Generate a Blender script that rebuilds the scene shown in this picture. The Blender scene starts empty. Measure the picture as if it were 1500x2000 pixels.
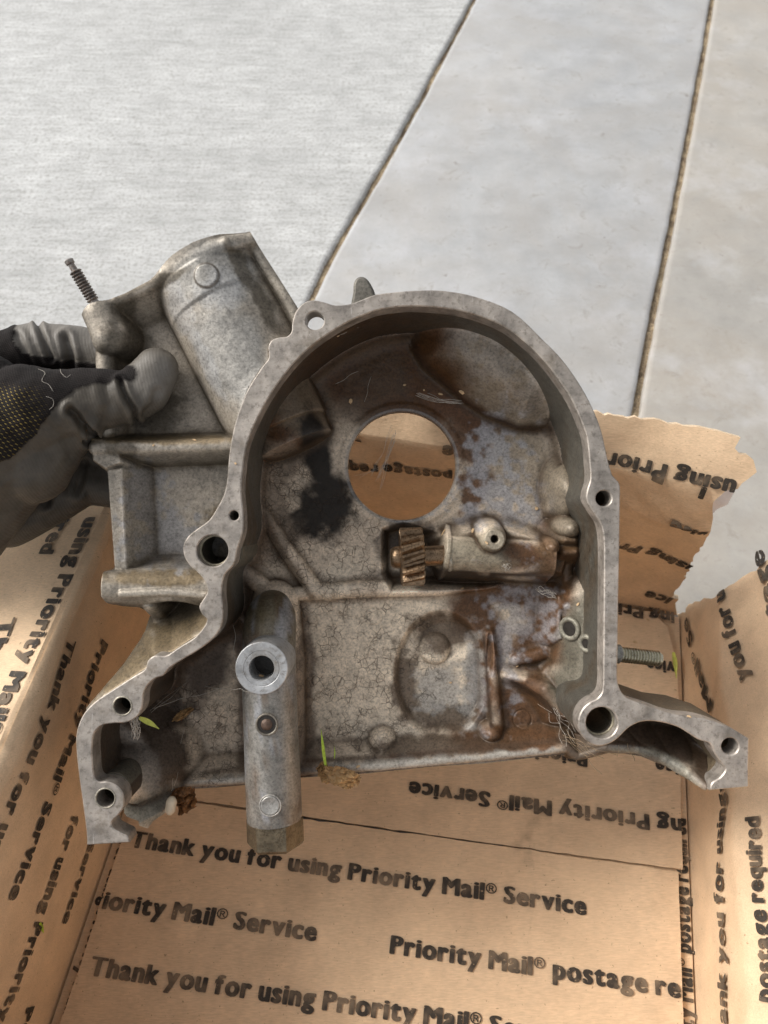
import bpy, math, random
import numpy as np
from mathutils import Vector, Matrix
from mathutils.geometry import delaunay_2d_cdt

# ------------------------------------------------------------------ camera, sky, sun
SC = bpy.context.scene
PITCH = math.radians(57); CP, SP = math.cos(PITCH), math.sin(PITCH)
CAM = np.array([0, 0, .455]); FOC = 1500.0
AX = np.array([1., 0, 0]); AY = np.array([0, SP, CP]); AZ = np.array([0, -CP, SP])   # right, up, back
cam_d = bpy.data.cameras.new('camera'); cam = bpy.data.objects.new('camera', cam_d)
SC.collection.objects.link(cam); SC.camera = cam
cam_d.sensor_fit = 'VERTICAL'; cam_d.sensor_height = 24; cam_d.lens = 24 * FOC / 2000
cam_d.clip_start = .01; cam_d.clip_end = 500
cam_d.dof.use_dof = True; cam_d.dof.focus_distance = .33; cam_d.dof.aperture_fstop = 11
cam.matrix_world = Matrix(((AX[0], AY[0], AZ[0], 0), (AX[1], AY[1], AZ[1], 0), (AX[2], AY[2], AZ[2], CAM[2]), (0, 0, 0, 1)))

SUN_EL, SUN_AZ = math.radians(40), math.radians(-72)      # azimuth from +Y towards +X
world = bpy.data.worlds.new('World'); SC.world = world; world.use_nodes = True
wn = world.node_tree; bg = wn.nodes['Background']
sky = wn.nodes.new('ShaderNodeTexSky'); sky.sky_type = 'NISHITA'; sky.sun_disc = False
sky.sun_elevation = SUN_EL; sky.sun_rotation = SUN_AZ; sky.dust_density = 4; sky.ozone_density = 1; sky.air_density = 1
hs = wn.nodes.new('ShaderNodeHueSaturation'); hs.inputs['Saturation'].default_value = .15
wn.links.new(sky.outputs[0], hs.inputs['Color']); wn.links.new(hs.outputs[0], bg.inputs[0])
bg.inputs[1].default_value = .138
sun_d = bpy.data.lights.new('sun', 'SUN'); sun_d.energy = 1.9; sun_d.angle = math.radians(22); sun_d.color = (1, .95, .87)
sun = bpy.data.objects.new('sun', sun_d); SC.collection.objects.link(sun)
sd = Vector((math.sin(SUN_AZ) * math.cos(SUN_EL), math.cos(SUN_AZ) * math.cos(SUN_EL), math.sin(SUN_EL)))
sun.rotation_euler = sd.to_track_quat('Z', 'Y').to_euler()
SC.view_settings.view_transform = 'Standard'; SC.view_settings.look = 'None'
SC.view_settings.exposure = 0.38; SC.view_settings.gamma = 1; SC.view_settings.use_curve_mapping = False

rng = np.random.default_rng(7); random.seed(7)

# ------------------------------------------------------------------ helpers
def ray(x, y): return AX * (x - 750) / FOC - AY * (y - 1000) / FOC - AZ
def hit(x, y, n, o):
    r = ray(x, y); return CAM + r * (((o - CAM) @ n) / (r @ n))

def hsh(ix, iy, s):
    v = np.sin(ix * 127.1 + iy * 311.7 + s * 74.7) * 43758.5453
    return v - np.floor(v)
def vnoise(x, y, s=0):
    ix, iy = np.floor(x), np.floor(y); fx, fy = x - ix, y - iy
    fx = fx * fx * (3 - 2 * fx); fy = fy * fy * (3 - 2 * fy)
    a, b, c, d = hsh(ix, iy, s), hsh(ix + 1, iy, s), hsh(ix, iy + 1, s), hsh(ix + 1, iy + 1, s)
    return (a + (b - a) * fx) * (1 - fy) + (c + (d - c) * fx) * fy
def fbm(x, y, s=0, o=4):
    t, a, n = 0, .5, 0
    for k in range(o):
        t = t + a * vnoise(x * 2 ** k, y * 2 ** k, s + k * 3.1); n += a; a *= .5
    return t / n
def sstep(a, b, x):
    t = np.clip((x - a) / (b - a), 0, 1); return t * t * (3 - 2 * t)
def smax(a, b, k):
    h = np.clip(.5 + .5 * (a - b) / k, 0, 1); return b + (a - b) * h + k * h * (1 - h)
def smin(a, b, k): return -smax(-a, -b, k)

def link(name, me, mats=(), parent=None, **props):
    o = bpy.data.objects.new(name, me); SC.collection.objects.link(o)
    if me is not None:
        for m in (mats if isinstance(mats, (list, tuple)) else [mats]): me.materials.append(m)
    if parent is not None: o.parent = parent
    for k, v in props.items(): o[k] = v
    return o
def mesh(name, verts, faces, smooth=True, sharp=None):
    me = bpy.data.meshes.new(name); me.from_pydata([tuple(map(float, v)) for v in verts], [], [tuple(int(i) for i in f) for f in faces])
    me.update()
    if smooth: me.polygons.foreach_set('use_smooth', [True] * len(me.polygons))
    if sharp: me.set_sharp_from_angle(angle=math.radians(sharp))
    return me
def fast_mesh(name, verts, faces, sharp=None):
    """verts (n,3) array, faces (m,4) array of quads"""
    me = bpy.data.meshes.new(name); k = faces.shape[1]
    me.vertices.add(len(verts)); me.vertices.foreach_set('co', np.asarray(verts, dtype=np.float32).ravel())
    me.loops.add(faces.size); me.loops.foreach_set('vertex_index', faces.astype(np.int32).ravel())
    me.polygons.add(len(faces)); me.polygons.foreach_set('loop_start', np.arange(0, faces.size, k, dtype=np.int32))
    me.polygons.foreach_set('loop_total', np.full(len(faces), k, dtype=np.int32))
    me.polygons.foreach_set('use_smooth', np.ones(len(faces), dtype=bool))
    me.update(calc_edges=True)
    if sharp: me.set_sharp_from_angle(angle=math.radians(sharp))
    return me
def set_attr(me, name, rgb):
    a = me.attributes.new(name, 'FLOAT_COLOR', 'POINT')
    c = np.ones((len(me.vertices), 4), dtype=np.float32); c[:, :rgb.shape[1]] = rgb
    a.data.foreach_set('color', c.ravel())

def pip(P, poly):
    """points in polygon"""
    x, y = P[:, 0], P[:, 1]; r = np.zeros(len(P), bool); n = len(poly)
    for i in range(n):
        x1, y1 = poly[i]; x2, y2 = poly[(i + 1) % n]
        if y1 == y2: continue
        c = ((y1 > y) != (y2 > y)) & (x < (x2 - x1) * (y - y1) / (y2 - y1) + x1); r ^= c
    return r
def seg_near(P, poly, closed=True):
    """distance, nearest point to polyline"""
    bd = np.full(len(P), 1e18); bp = np.zeros_like(P); n = len(poly)
    for i in range(n if closed else n - 1):
        a = np.asarray(poly[i], float); b = np.asarray(poly[(i + 1) % n], float); ab = b - a; L = ab @ ab
        if L == 0: continue
        t = np.clip(((P - a) @ ab) / L, 0, 1); q = a + t[:, None] * ab; d = ((P - q) ** 2).sum(1)
        m = d < bd; bd[m] = d[m]; bp[m] = q[m]
    return np.sqrt(bd), bp
def catmull(pts, n=5, closed=True):
    pts = np.asarray(pts, float); N = len(pts); out = []
    for i in range(N if closed else N - 1):
        if closed: p0, p1, p2, p3 = pts[i - 1], pts[i], pts[(i + 1) % N], pts[(i + 2) % N]
        else: p0, p1, p2, p3 = pts[max(i - 1, 0)], pts[i], pts[i + 1], pts[min(i + 2, N - 1)]
        # corner-aware: dampen overshoot at uneven spacing
        d1 = np.linalg.norm(p2 - p1)
        m1 = (p2 - p0) / (np.linalg.norm(p2 - p1) + np.linalg.norm(p1 - p0) + 1e-9) * d1
        m2 = (p3 - p1) / (np.linalg.norm(p3 - p2) + np.linalg.norm(p2 - p1) + 1e-9) * d1
        for k in range(n):
            t = k / n
            out.append((2*t**3-3*t**2+1)*p1 + (t**3-2*t**2+t)*m1 + (-2*t**3+3*t**2)*p2 + (t**3-t**2)*m2)
    if not closed: out.append(pts[-1])
    return np.array(out)
def circ(cx, cy, r, n=32): return [(cx + r * math.cos(2*math.pi*k/n), cy + r * math.sin(2*math.pi*k/n)) for k in range(n)]

# ------------------------------------------------------------------ node helpers
def newmat(name):
    m = bpy.data.materials.new(name); m.use_nodes = True; nt = m.node_tree
    return m, nt, nt.nodes['Principled BSDF']
def N(nt, t, **kw):
    n = nt.nodes.new(t)
    for k, v in kw.items():
        if k in n.inputs.keys() if hasattr(n.inputs, 'keys') else False: n.inputs[k].default_value = v
        else: setattr(n, k, v)
    return n
def noise(nt, co, scale, detail=6, rough=.6, dist=0):
    n = nt.nodes.new('ShaderNodeTexNoise'); n.inputs['Scale'].default_value = scale; n.inputs['Detail'].default_value = detail
    n.inputs['Roughness'].default_value = rough; n.inputs['Distortion'].default_value = dist
    nt.links.new(co, n.inputs['Vector']); return n.outputs['Fac']
def ramp(nt, fac, *stops):
    r = nt.nodes.new('ShaderNodeValToRGB'); e = r.color_ramp.elements
    while len(e) < len(stops): e.new(.5)
    for k, (p, c) in enumerate(stops):
        e[k].position = p; e[k].color = (c, c, c, 1) if isinstance(c, (int, float)) else (*c, 1)
    nt.links.new(fac, r.inputs[0]); return r.outputs[0]
def mixc(nt, fac, a, b, mode='MIX'):
    m = nt.nodes.new('ShaderNodeMix'); m.data_type = 'RGBA'; m.blend_type = mode
    for s, v in ((m.inputs[0], fac), (m.inputs[6], a), (m.inputs[7], b)):
        if isinstance(v, (int, float)): s.default_value = v
        elif isinstance(v, tuple): s.default_value = (*v, 1)
        else: nt.links.new(v, s)
    return m.outputs[2]
def mth(nt, op, a, b=0., clamp=False):
    m = nt.nodes.new('ShaderNodeMath'); m.operation = op; m.use_clamp = clamp
    for s, v in ((m.inputs[0], a), (m.inputs[1], b)):
        if isinstance(v, (int, float)): s.default_value = v
        else: nt.links.new(v, s)
    return m.outputs[0]
def bump(nt, bsdf, h, strength, dist, prev=None):
    b = nt.nodes.new('ShaderNodeBump'); b.inputs['Strength'].default_value = strength; b.inputs['Distance'].default_value = dist
    nt.links.new(h, b.inputs['Height'])
    if prev is not None: nt.links.new(prev, b.inputs['Normal'])
    nt.links.new(b.outputs[0], bsdf.inputs['Normal']); return b.outputs[0]
def coords(nt): return nt.nodes.new('ShaderNodeTexCoord').outputs['Object']
def attr(nt, name):
    a = nt.nodes.new('ShaderNodeAttribute'); a.attribute_name = name; return a
def mapping(nt, co, sc, rot=(0, 0, 0)):
    m = nt.nodes.new('ShaderNodeMapping'); m.inputs['Scale'].default_value = sc; m.inputs['Rotation'].default_value = rot
    nt.links.new(co, m.inputs['Vector']); return m.outputs[0]

# cast metal driven by vertex colour: 'col' = colour, 'msk' = (gloss, crackle, metal)
def mat_cast():
    m, nt, b = newmat('cast_metal'); co = coords(nt)
    col = attr(nt, 'col').outputs['Color']; msk = attr(nt, 'msk'); sep = nt.nodes.new('ShaderNodeSeparateColor'); nt.links.new(msk.outputs['Color'], sep.inputs[0])
    gloss, crack, met = sep.outputs
    f1 = noise(nt, co, 900, 4, .7); f2 = noise(nt, co, 220, 6, .65); f3 = noise(nt, co, 2600, 2, .5)
    c = mixc(nt, 1., col, ramp(nt, f1, (.30, .55), (.5, 1.), (.72, 1.28)), 'MULTIPLY')
    c = mixc(nt, 1., c, ramp(nt, f2, (.25, .7), (.5, 1.), (.78, 1.22)), 'MULTIPLY')
    c = mixc(nt, ramp(nt, f3, (.66, 0), (.74, .55)), c, (.03, .022, .015))
    # crackled varnish
    dn = nt.nodes.new('ShaderNodeTexNoise'); dn.inputs['Scale'].default_value = 260; dn.inputs['Detail'].default_value = 4; nt.links.new(co, dn.inputs['Vector'])
    va = nt.nodes.new('ShaderNodeVectorMath'); va.operation = 'SCALE'; va.inputs['Scale'].default_value = .0012; nt.links.new(dn.outputs['Color'], va.inputs[0])
    vb = nt.nodes.new('ShaderNodeVectorMath'); vb.operation = 'ADD'; nt.links.new(co, vb.inputs[0]); nt.links.new(va.outputs[0], vb.inputs[1])
    def vor(s, w):
        v = nt.nodes.new('ShaderNodeTexVoronoi'); v.feature = 'DISTANCE_TO_EDGE'; v.inputs['Scale'].default_value = s; nt.links.new(vb.outputs[0], v.inputs['Vector'])
        return ramp(nt, v.outputs[0], (0., 1.), (w, 0.))
    brk = ramp(nt, noise(nt, co, 150, 3, .6), (.40, .0), (.58, 1.))
    cr = mth(nt, 'MAXIMUM', vor(290, .055), mth(nt, 'MULTIPLY', vor(760, .10), ramp(nt, noise(nt, co, 75, 3), (.5, 0.), (.62, .85))))
    cr = mth(nt, 'MULTIPLY', mth(nt, 'MULTIPLY', cr, crack), brk)
    c = mixc(nt, mth(nt, 'MULTIPLY', cr, .8), c, (.035, .025, .018))
    nt.links.new(c, b.inputs['Base Color'])
    rr = nt.nodes.new('ShaderNodeMapRange'); rr.inputs[1].default_value = 0; rr.inputs[2].default_value = 1; rr.inputs[3].default_value = .62; rr.inputs[4].default_value = .24
    nt.links.new(gloss, rr.inputs[0])
    nt.links.new(mth(nt, 'ADD', rr.outputs[0], mth(nt, 'MULTIPLY', mth(nt, 'SUBTRACT', f2, .5), .35)), b.inputs['Roughness'])
    nt.links.new(met, b.inputs['Metallic']); b.inputs['Specular IOR Level'].default_value = .35
    n1 = bump(nt, b, f1, .25, .0004); n2 = bump(nt, b, f2, .15, .0008, n1)
    bump(nt, b, mth(nt, 'MULTIPLY', cr, -1.), .6, .0004, n2)
    return m
def mat_face():
    m, nt, b = newmat('machined_face'); co = coords(nt); col = attr(nt, 'col').outputs['Color']
    f2 = noise(nt, co, 90, 7, .72); f3 = noise(nt, co, 420, 5, .7); sc1 = noise(nt, mapping(nt, co, (2600, 90, 900), (0, 0, .5)), 1, 3, .6); sc2 = noise(nt, mapping(nt, co, (120, 2400, 900), (0, 0, -.35)), 1, 3, .6)
    c = mixc(nt, 1., col, ramp(nt, f2, (.34, .62), (.5, 1.), (.66, 1.28)), 'MULTIPLY')
    c = mixc(nt, ramp(nt, f3, (.52, 0.), (.66, .7)), c, (.15, .13, .11))
    c = mixc(nt, ramp(nt, noise(nt, co, 55, 6, .7), (.54, 0.), (.66, .6)), c, (.20, .165, .125))
    c = mixc(nt, ramp(nt, sc1, (.66, 0.), (.74, .5)), c, (.75, .72, .68)); c = mixc(nt, ramp(nt, sc2, (.68, 0.), (.75, .45)), c, (.16, .14, .12))
    nt.links.new(c, b.inputs['Base Color']); b.inputs['Metallic'].default_value = .5
    nt.links.new(ramp(nt, f2, (.3, .34), (.7, .56)), b.inputs['Roughness']); n = bump(nt, b, sc1, .15, .0002); bump(nt, b, f3, .15, .0003, n); return m
def mat_simple(name, base, metal=0., rough=.5, var=.3, s=(300, 1200), bmp=.0004, dark=None, darkamt=.5, spec=.5):
    m, nt, b = newmat(name); co = coords(nt)
    f1 = noise(nt, co, s[0], 5); f2 = noise(nt, co, s[1], 3)
    c = mixc(nt, 1., base, ramp(nt, f1, (.3, 1 - var), (.7, 1 + var)), 'MULTIPLY')
    if dark: c = mixc(nt, ramp(nt, f2, (.5, 0.), (.68, darkamt)), c, dark)
    nt.links.new(c, b.inputs['Base Color']); b.inputs['Metallic'].default_value = metal
    b.inputs['Specular IOR Level'].default_value = spec
    nt.links.new(mth(nt, 'ADD', rough - .12, mth(nt, 'MULTIPLY', f1, .24)), b.inputs['Roughness'])
    bump(nt, b, f2, .5, bmp); return m

def cardboard_color(nt, co):
    f = noise(nt, co, 55, 6, .6); g = noise(nt, mapping(nt, co, (240, 1700, 1700)), 1, 3, .6); h = noise(nt, co, 14, 3)
    c = mixc(nt, 1., (.74, .54, .355), ramp(nt, f, (.3, .86), (.7, 1.1)), 'MULTIPLY')
    c = mixc(nt, 1., c, ramp(nt, g, (.3, .88), (.7, 1.1)), 'MULTIPLY')
    c = mixc(nt, ramp(nt, h, (.5, 0.), (.75, .35)), c, (.61, .43, .27))
    sp = noise(nt, co, 650, 2, .5); c = mixc(nt, ramp(nt, sp, (.70, 0.), (.75, .5)), c, (.16, .09, .045))
    sp2 = noise(nt, mapping(nt, co, (500, 260, 500), (0, 0, .6)), 1, 2, .5); c = mixc(nt, ramp(nt, sp2, (.74, 0.), (.78, .55)), c, (.66, .50, .34))
    st = noise(nt, co, 23, 4, .55, .6); c = mixc(nt, ramp(nt, st, (.66, 0.), (.76, .42)), c, (.19, .125, .08))
    return c, f, g
def mat_card():
    m, nt, b = newmat('kraft_cardboard'); co = coords(nt)
    c, f, g = cardboard_color(nt, co)
    # soiled marks carried in vertex colour
    a = attr(nt, 'dirt').outputs['Fac']
    nt.links.new(c, b.inputs['Base Color']); b.inputs['Roughness'].default_value = .82; b.inputs['Specular IOR Level'].default_value = .25
    n = bump(nt, b, g, .25, .0004); n = bump(nt, b, noise(nt, co, 90, 5, .6), .5, .0012, n); return m
def mat_ink():
    m, nt, b = newmat('black_print'); co = coords(nt)
    c, f, g = cardboard_color(nt, co)
    w = noise(nt, co, 800, 4, .7); w2 = noise(nt, co, 60, 3, .6)
    k = mth(nt, 'ADD', ramp(nt, w, (.3, .0), (.36, 1.)), 0)
    fade = ramp(nt, w2, (.35, .72), (.55, .97))
    k = mth(nt, 'MULTIPLY', k, fade)
    c2 = mixc(nt, k, c, (.022, .02, .018)); nt.links.new(c2, b.inputs['Base Color']); b.inputs['Roughness'].default_value = .7; b.inputs['Specular IOR Level'].default_value = .3
    return m
def mat_concrete(name, base, broom, rot, warm=.4):
    m, nt, b = newmat(name); co = coords(nt)
    big = noise(nt, co, 3.2, 4, .6); mid = noise(nt, co, 30, 6, .7); fine = noise(nt, co, 300, 5, .8); spk = noise(nt, co, 120, 3, .6)
    c = mixc(nt, 1., base, ramp(nt, big, (.3, .84), (.7, 1.12)), 'MULTIPLY')
    c = mixc(nt, 1., c, ramp(nt, mid, (.3, .84), (.7, 1.1)), 'MULTIPLY')
    wc = nt.nodes.new('ShaderNodeVectorMath'); wc.operation = 'MULTIPLY_ADD'; wn_ = nt.nodes.new('ShaderNodeTexNoise'); wn_.inputs['Scale'].default_value = 14; nt.links.new(co, wn_.inputs['Vector'])
    nt.links.new(wn_.outputs['Color'], wc.inputs[0]); wc.inputs[1].default_value = (.012, .012, 0); nt.links.new(co, wc.inputs[2])
    st = noise(nt, mapping(nt, wc.outputs[0], (30, 190, 60), (0, 0, rot)), 1, 8, .8)
    st2 = noise(nt, mapping(nt, wc.outputs[0], (9, 70, 60), (0, 0, rot)), 1, 4, .7)
    if broom:
        c = mixc(nt, 1., c, ramp(nt, st, (.36, .85), (.50, 1.), (.62, 1.07)), 'MULTIPLY')
        c = mixc(nt, 1., c, ramp(nt, st2, (.35, .92), (.62, 1.05)), 'MULTIPLY')
        c = mixc(nt, ramp(nt, mth(nt, 'ADD', fine, mth(nt, 'MULTIPLY', mth(nt, 'SUBTRACT', st, .5), .30)), (.40, .85), (.50, 0.)), c, (.32, .315, .30))
    else:
        blot = noise(nt, co, 7, 6, .7, .6)
        c = mixc(nt, ramp(nt, blot, (.40, 0.), (.68, warm)), c, (.36, .31, .25))
        c = mixc(nt, ramp(nt, noise(nt, co, 11, 5, .65), (.52, 0.), (.72, .45)), c, (.56, .57, .60))
        c = mixc(nt, ramp(nt, noise(nt, co, 60, 5, .75, .5), (.56, 0.), (.70, .5)), c, (.24, .215, .185))
        c = mixc(nt, ramp(nt, fine, (.32, .35), (.42, 0.)), c, (.25, .235, .21))
    c = mixc(nt, ramp(nt, spk, (.68, 0.), (.73, .5)), c, (.18, .165, .145))
    nt.links.new(c, b.inputs['Base Color'])
    b.inputs['Roughness'].default_value = .85
    if not broom: nt.links.new(ramp(nt, mid, (.35, .28), (.65, .5)), b.inputs['Roughness'])
    n = bump(nt, b, fine, .5 if broom else .12, .0010)
    if broom: n = bump(nt, b, st, .4, .0010, n)
    bump(nt, b, mid, .3 if broom else .15, .003, n)
    return m
M_EDGE = mat_simple('torn_board_edge', (.72, .56, .39), 0, .9, .25, (260, 1500), .001, (.34, .22, .13), .6)
M_FACE = mat_face(); M_CAST = mat_cast(); M_CARD = mat_card(); M_INK = mat_ink()
# ------------------------------------------------------------------ the casting (lengths in units of 0.2 mm; y down, z towards the lens)
U = .0002
def G(px, py, h=0.): k = 1 + h / 1500; return np.array([(px - 750) * k, (py - 1000) * k])
def GP(pts, h=0.): return np.array([G(p[0], p[1], p[2] if len(p) > 2 else h) for p in pts])
def to_m(v):
    v = np.asarray(v, float); return np.stack([v[:, 0] * U, -v[:, 1] * U, v[:, 2] * U], 1)
FRAME = Matrix(((AX[0], AY[0], AZ[0], 0), (AX[1], AY[1], AZ[1], 0), (AX[2], AY[2], AZ[2], 0), (0, 0, 0, 1)))
O3 = CAM - AZ * .30
def world_pt(px, py, h): return CAM + ray(px, py) * (1500 + h) * U
cover = bpy.data.objects.new('engine_timing_cover', None); SC.collection.objects.link(cover)
cover.empty_display_size = .05
cover.matrix_world = Matrix.Translation(Vector(O3)) @ FRAME
cover['label'] = 'dirty cast aluminium engine timing cover held up over the open cardboard box'; cover['category'] = 'engine part'

def paint(me, col, msk, s=0., amt=.25):
    n = len(me.vertices); co = np.empty(n * 3, np.float32); me.vertices.foreach_get('co', co); co = co.reshape(-1, 3) / U
    f = fbm(co[:, 0] / 40 + 50, co[:, 1] / 40 + 50 + co[:, 2] / 60, s, 4); g = fbm(co[:, 0] / 11, co[:, 1] / 11, s + 9, 3)
    k = 1 + amt * ((f - .5) * 2.4 + (g - .5) * 1.2)
    set_attr(me, 'col', np.asarray(col)[None] * k[:, None]); set_attr(me, 'msk', np.tile(np.asarray(msk, float), (n, 1)))
def extrude_poly(outer, holes=(), z0=0., z1=-45., bev=2., grid=9., col=(.4, .38, .36), msk=(.3, 0, .6), name='m', amt=.25):
    """plate with a narrow bevel round its front face"""
    loops = [np.asarray(outer, float)] + [np.asarray(h, float) for h in holes]
    verts, faces = [], []; P2 = []; E = []
    for L in loops:
        ar = .5 * np.sum(L[:, 0] * np.roll(L[:, 1], -1) - np.roll(L[:, 0], -1) * L[:, 1])
        t = np.roll(L, -1, 0) - np.roll(L, 1, 0); t /= np.linalg.norm(t, axis=1)[:, None] + 1e-9
        nrm = np.stack([-t[:, 1], t[:, 0]], 1) * (1 if ar > 0 else -1)
        if L is not loops[0]: nrm = -nrm
        ins = L + nrm * bev; b = len(P2); n = len(L)
        P2 += [tuple(p) for p in ins]; E += [(b + i, b + (i + 1) % n) for i in range(n)]
    nb = len(P2); lo, hi = loops[0].min(0), loops[0].max(0)
    gx, gy = np.meshgrid(np.arange(lo[0], hi[0], grid), np.arange(lo[1], hi[1], grid)); Q = np.stack([gx.ravel(), gy.ravel()], 1)
    ok = pip(Q, loops[0])
    for h in loops[1:]: ok &= ~pip(Q, h)
    Q = Q[ok]
    if len(Q):
        for L in loops: Q = Q[seg_near(Q, L)[0] > bev + 3]
    P2 += [tuple(p) for p in Q]
    r = delaunay_2d_cdt([Vector(p) for p in P2], E, [], 0, 1e-4)
    V = np.array([tuple(v) for v in r[0]]); T = np.array([f for f in r[2] if len(f) == 3]); C3 = V[T].mean(1)
    inl = []; k = 0
    for L in loops: inl.append(np.array(P2[k:k + len(L)])); k += len(L)
    keep = pip(C3, inl[0])
    for h in inl[1:]: keep &= ~pip(C3, h)
    for f in T[keep]:
        a = V[f]; cr = (a[1] - a[0])[0] * (a[2] - a[0])[1] - (a[1] - a[0])[1] * (a[2] - a[0])[0]
        faces.append(tuple(f) if cr < 0 else tuple(f[::-1]))        # y is flipped later
    verts = [(v[0], v[1], z0) for v in V]
    vidx = {}
    for i, v in enumerate(V): vidx[(round(v[0], 2), round(v[1], 2))] = i
    for L, I in zip(loops, inl):
        n = len(L); b = len(verts)
        verts += [(p[0], p[1], z0 - bev) for p in L] + [(p[0], p[1], z1) for p in L]
        top = [vidx.get((round(p[0], 2), round(p[1], 2)), -1) for p in I]
        for i in range(n):
            j = (i + 1) % n
            if top[i] >= 0 and top[j] >= 0: faces.append((top[i], top[j], b + j, b + i))
            faces.append((b + i, b + j, b + n + j, b + n + i))
    me = mesh(name, to_m(verts), faces, True, 40)
    import bmesh
    bm = bmesh.new(); bm.from_mesh(me); bmesh.ops.recalc_face_normals(bm, faces=bm.faces); bm.to_mesh(me); bm.free()
    me.set_sharp_from_angle(angle=math.radians(28)); paint(me, col, msk, amt=amt); return me

# ---- flange face outline, all on the machined plane (h = 0)
OUT_A = [(714,582),(734,575),(780,569.5),(824,566.6),(868,567.7),(927,578.7),(1000,608),(1061,663.7),(1098,702),(1131,748),(1157,795.7),(1175,843),(1188,902),(1196,928)]
OUT_B = [(1208,941),(1211,950),(1211,986),(1210,1063),(1208,1173),(1207,1247),(1206,1310),(1207,1332),(1214,1352),(1229,1366),(1262,1377),(1317,1396),(1370,1403),(1425,1421),(1463,1443)]
OUT_C = [(1462,1500),(1461.5,1537),(1386,1544)]
INR_A = [(1386,1544),(1391,1529),(1407,1518),(1417.5,1502),(1409,1490),(1396,1471),(1388,1453),(1365,1445),(1346,1433),(1324,1420),(1287,1410),(1254,1409.6),(1229,1421),(1208,1441),(1190,1453),(1166,1457),(1144,1446),(1131,1425),(1130,1404),(1138,1385),(1152,1372),(1168,1363),(1177,1348),(1178.5,1300),(1179,1247),(1180,1100),(1179,1050),(1173.5,1023),(1161,1003),(1150,986),(1145,972),(1147,957),(1153,935),(1151.5,902),(1146,854),(1135,821),(1117,781),(1091,741),(1062,704),(1029,671),(985,638),(933,616),(889,605),(842,599.5),(794,598),(750,603),(729,608),(685,626),(633,657),(589,693),(549,740),(520,784),(494,835),(481,872),(474,916),(471,960),(475,1005),(474,1040),(463,1075),(457.5,1101),(441,1120),(435.5,1134),(433,1160),(435.5,1193),(433,1221),(419,1244),(393,1266),(357,1288),(331,1305),(318,1320),(303,1325),(289,1338),(280,1356),(278,1380),(268,1400),(247,1411),(221,1413),(199,1417),(185,1430),(180,1453),(181,1490),(184,1518),(192,1527),(210,1527),(228,1535),(240,1550),(242,1574),(230,1593),(218,1606),(221,1618),(236,1627),(249,1634),(253,1646)]
OUT_D = [(170,1651),(168,1622),(160.5,1563),(153,1508),(148,1446),(153,1417),(166,1391),(188,1369),(221,1347),(258,1323),(283,1307),(289,1290),(302,1281),(324,1281),(349,1264.5),(379,1246),(397,1226),(404,1210),(394,1199),(389,1184),(396,1172),(405,1156),(401,1138),(388,1120),(371,1105),(360,1087),(358,1066),(368,1047),(388,1031),(408,1016),(424,992),(438,964),(444,932),(448,884),(456,840),(466,806),(484,760),(512,716),(525,698),(524,678),(530,665),(544,659),(560,657),(569,648),(571,630),(578,608),(594,591),(611,586),(633,590),(655,596),(685,593)]
def smooth_loop():
    parts = []
    parts += list(catmull(OUT_D + OUT_A, 4, False)); parts += list(catmull(OUT_B, 4, False)); parts += OUT_C[:2]
    parts += list(catmull(INR_A, 4, False)); return GP([tuple(p) for p in parts])
FL = smooth_loop()
HOLES = [(*G(615, 626), 18), (*G(457, 1007), 9.5), (*G(415, 1076), 31), (*G(239, 1379), 17), (*G(206, 1559), 18), (*G(1179, 973.5), 15.5), (*G(1175.5, 1412), 31), (*G(1426, 1458), 16.5)]
hl = [circ(*h, 28) for h in HOLES]
link('gasket_flange', extrude_poly(FL, hl, 0, -45, 2.2, 9, (.385, .345, .305), (.36, 0, .45), 'gasket_flange', .3), M_FACE, cover)

# ---- deep side wall that hangs behind the flange along its inner edge
INN = catmull(INR_A, 4, False); inl = GP([tuple(p) for p in INN])
def wall_ribbon(name, line, off, z0, z1, col, msk, nz=14, prof=None):
    """wall seen from inside; 'line' is the inner edge"""
    t = np.gradient(line, axis=0); t /= np.linalg.norm(t, axis=1)[:, None] + 1e-9; nr = np.stack([-t[:, 1], t[:, 0]], 1)
    rows = []; zs = np.linspace(z0, z1, nz)
    for z in zs: rows.append(np.c_[line - nr * (prof((z0 - z) / (z0 - z1)) if prof else 0.), np.full(len(line), z)])
    for z in zs[::-1]: rows.append(np.c_[line + nr * off, np.full(len(line), z)])
    A = np.concatenate(rows); n = len(line); F = []
    for r in range(len(rows) - 1):
        for i in range(n - 1): F.append((r * n + i, r * n + i + 1, (r + 1) * n + i + 1, (r + 1) * n + i))
    me = mesh(name, to_m(A), F, True, 50); paint(me, col, msk, 3, .4); return me
i0 = int(np.argmin(np.abs(INN - np.array([1179, 1247])).sum(1))); i1 = int(np.argmin(np.abs(INN - np.array([241, 1574])).sum(1)))
WALL = inl[max(i0 - 34, 0):i1 + 1]
me = wall_ribbon('side_wall', WALL, 20, -45.5, -285, (.17, .155, .135), (.45, 0, .45))
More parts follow.
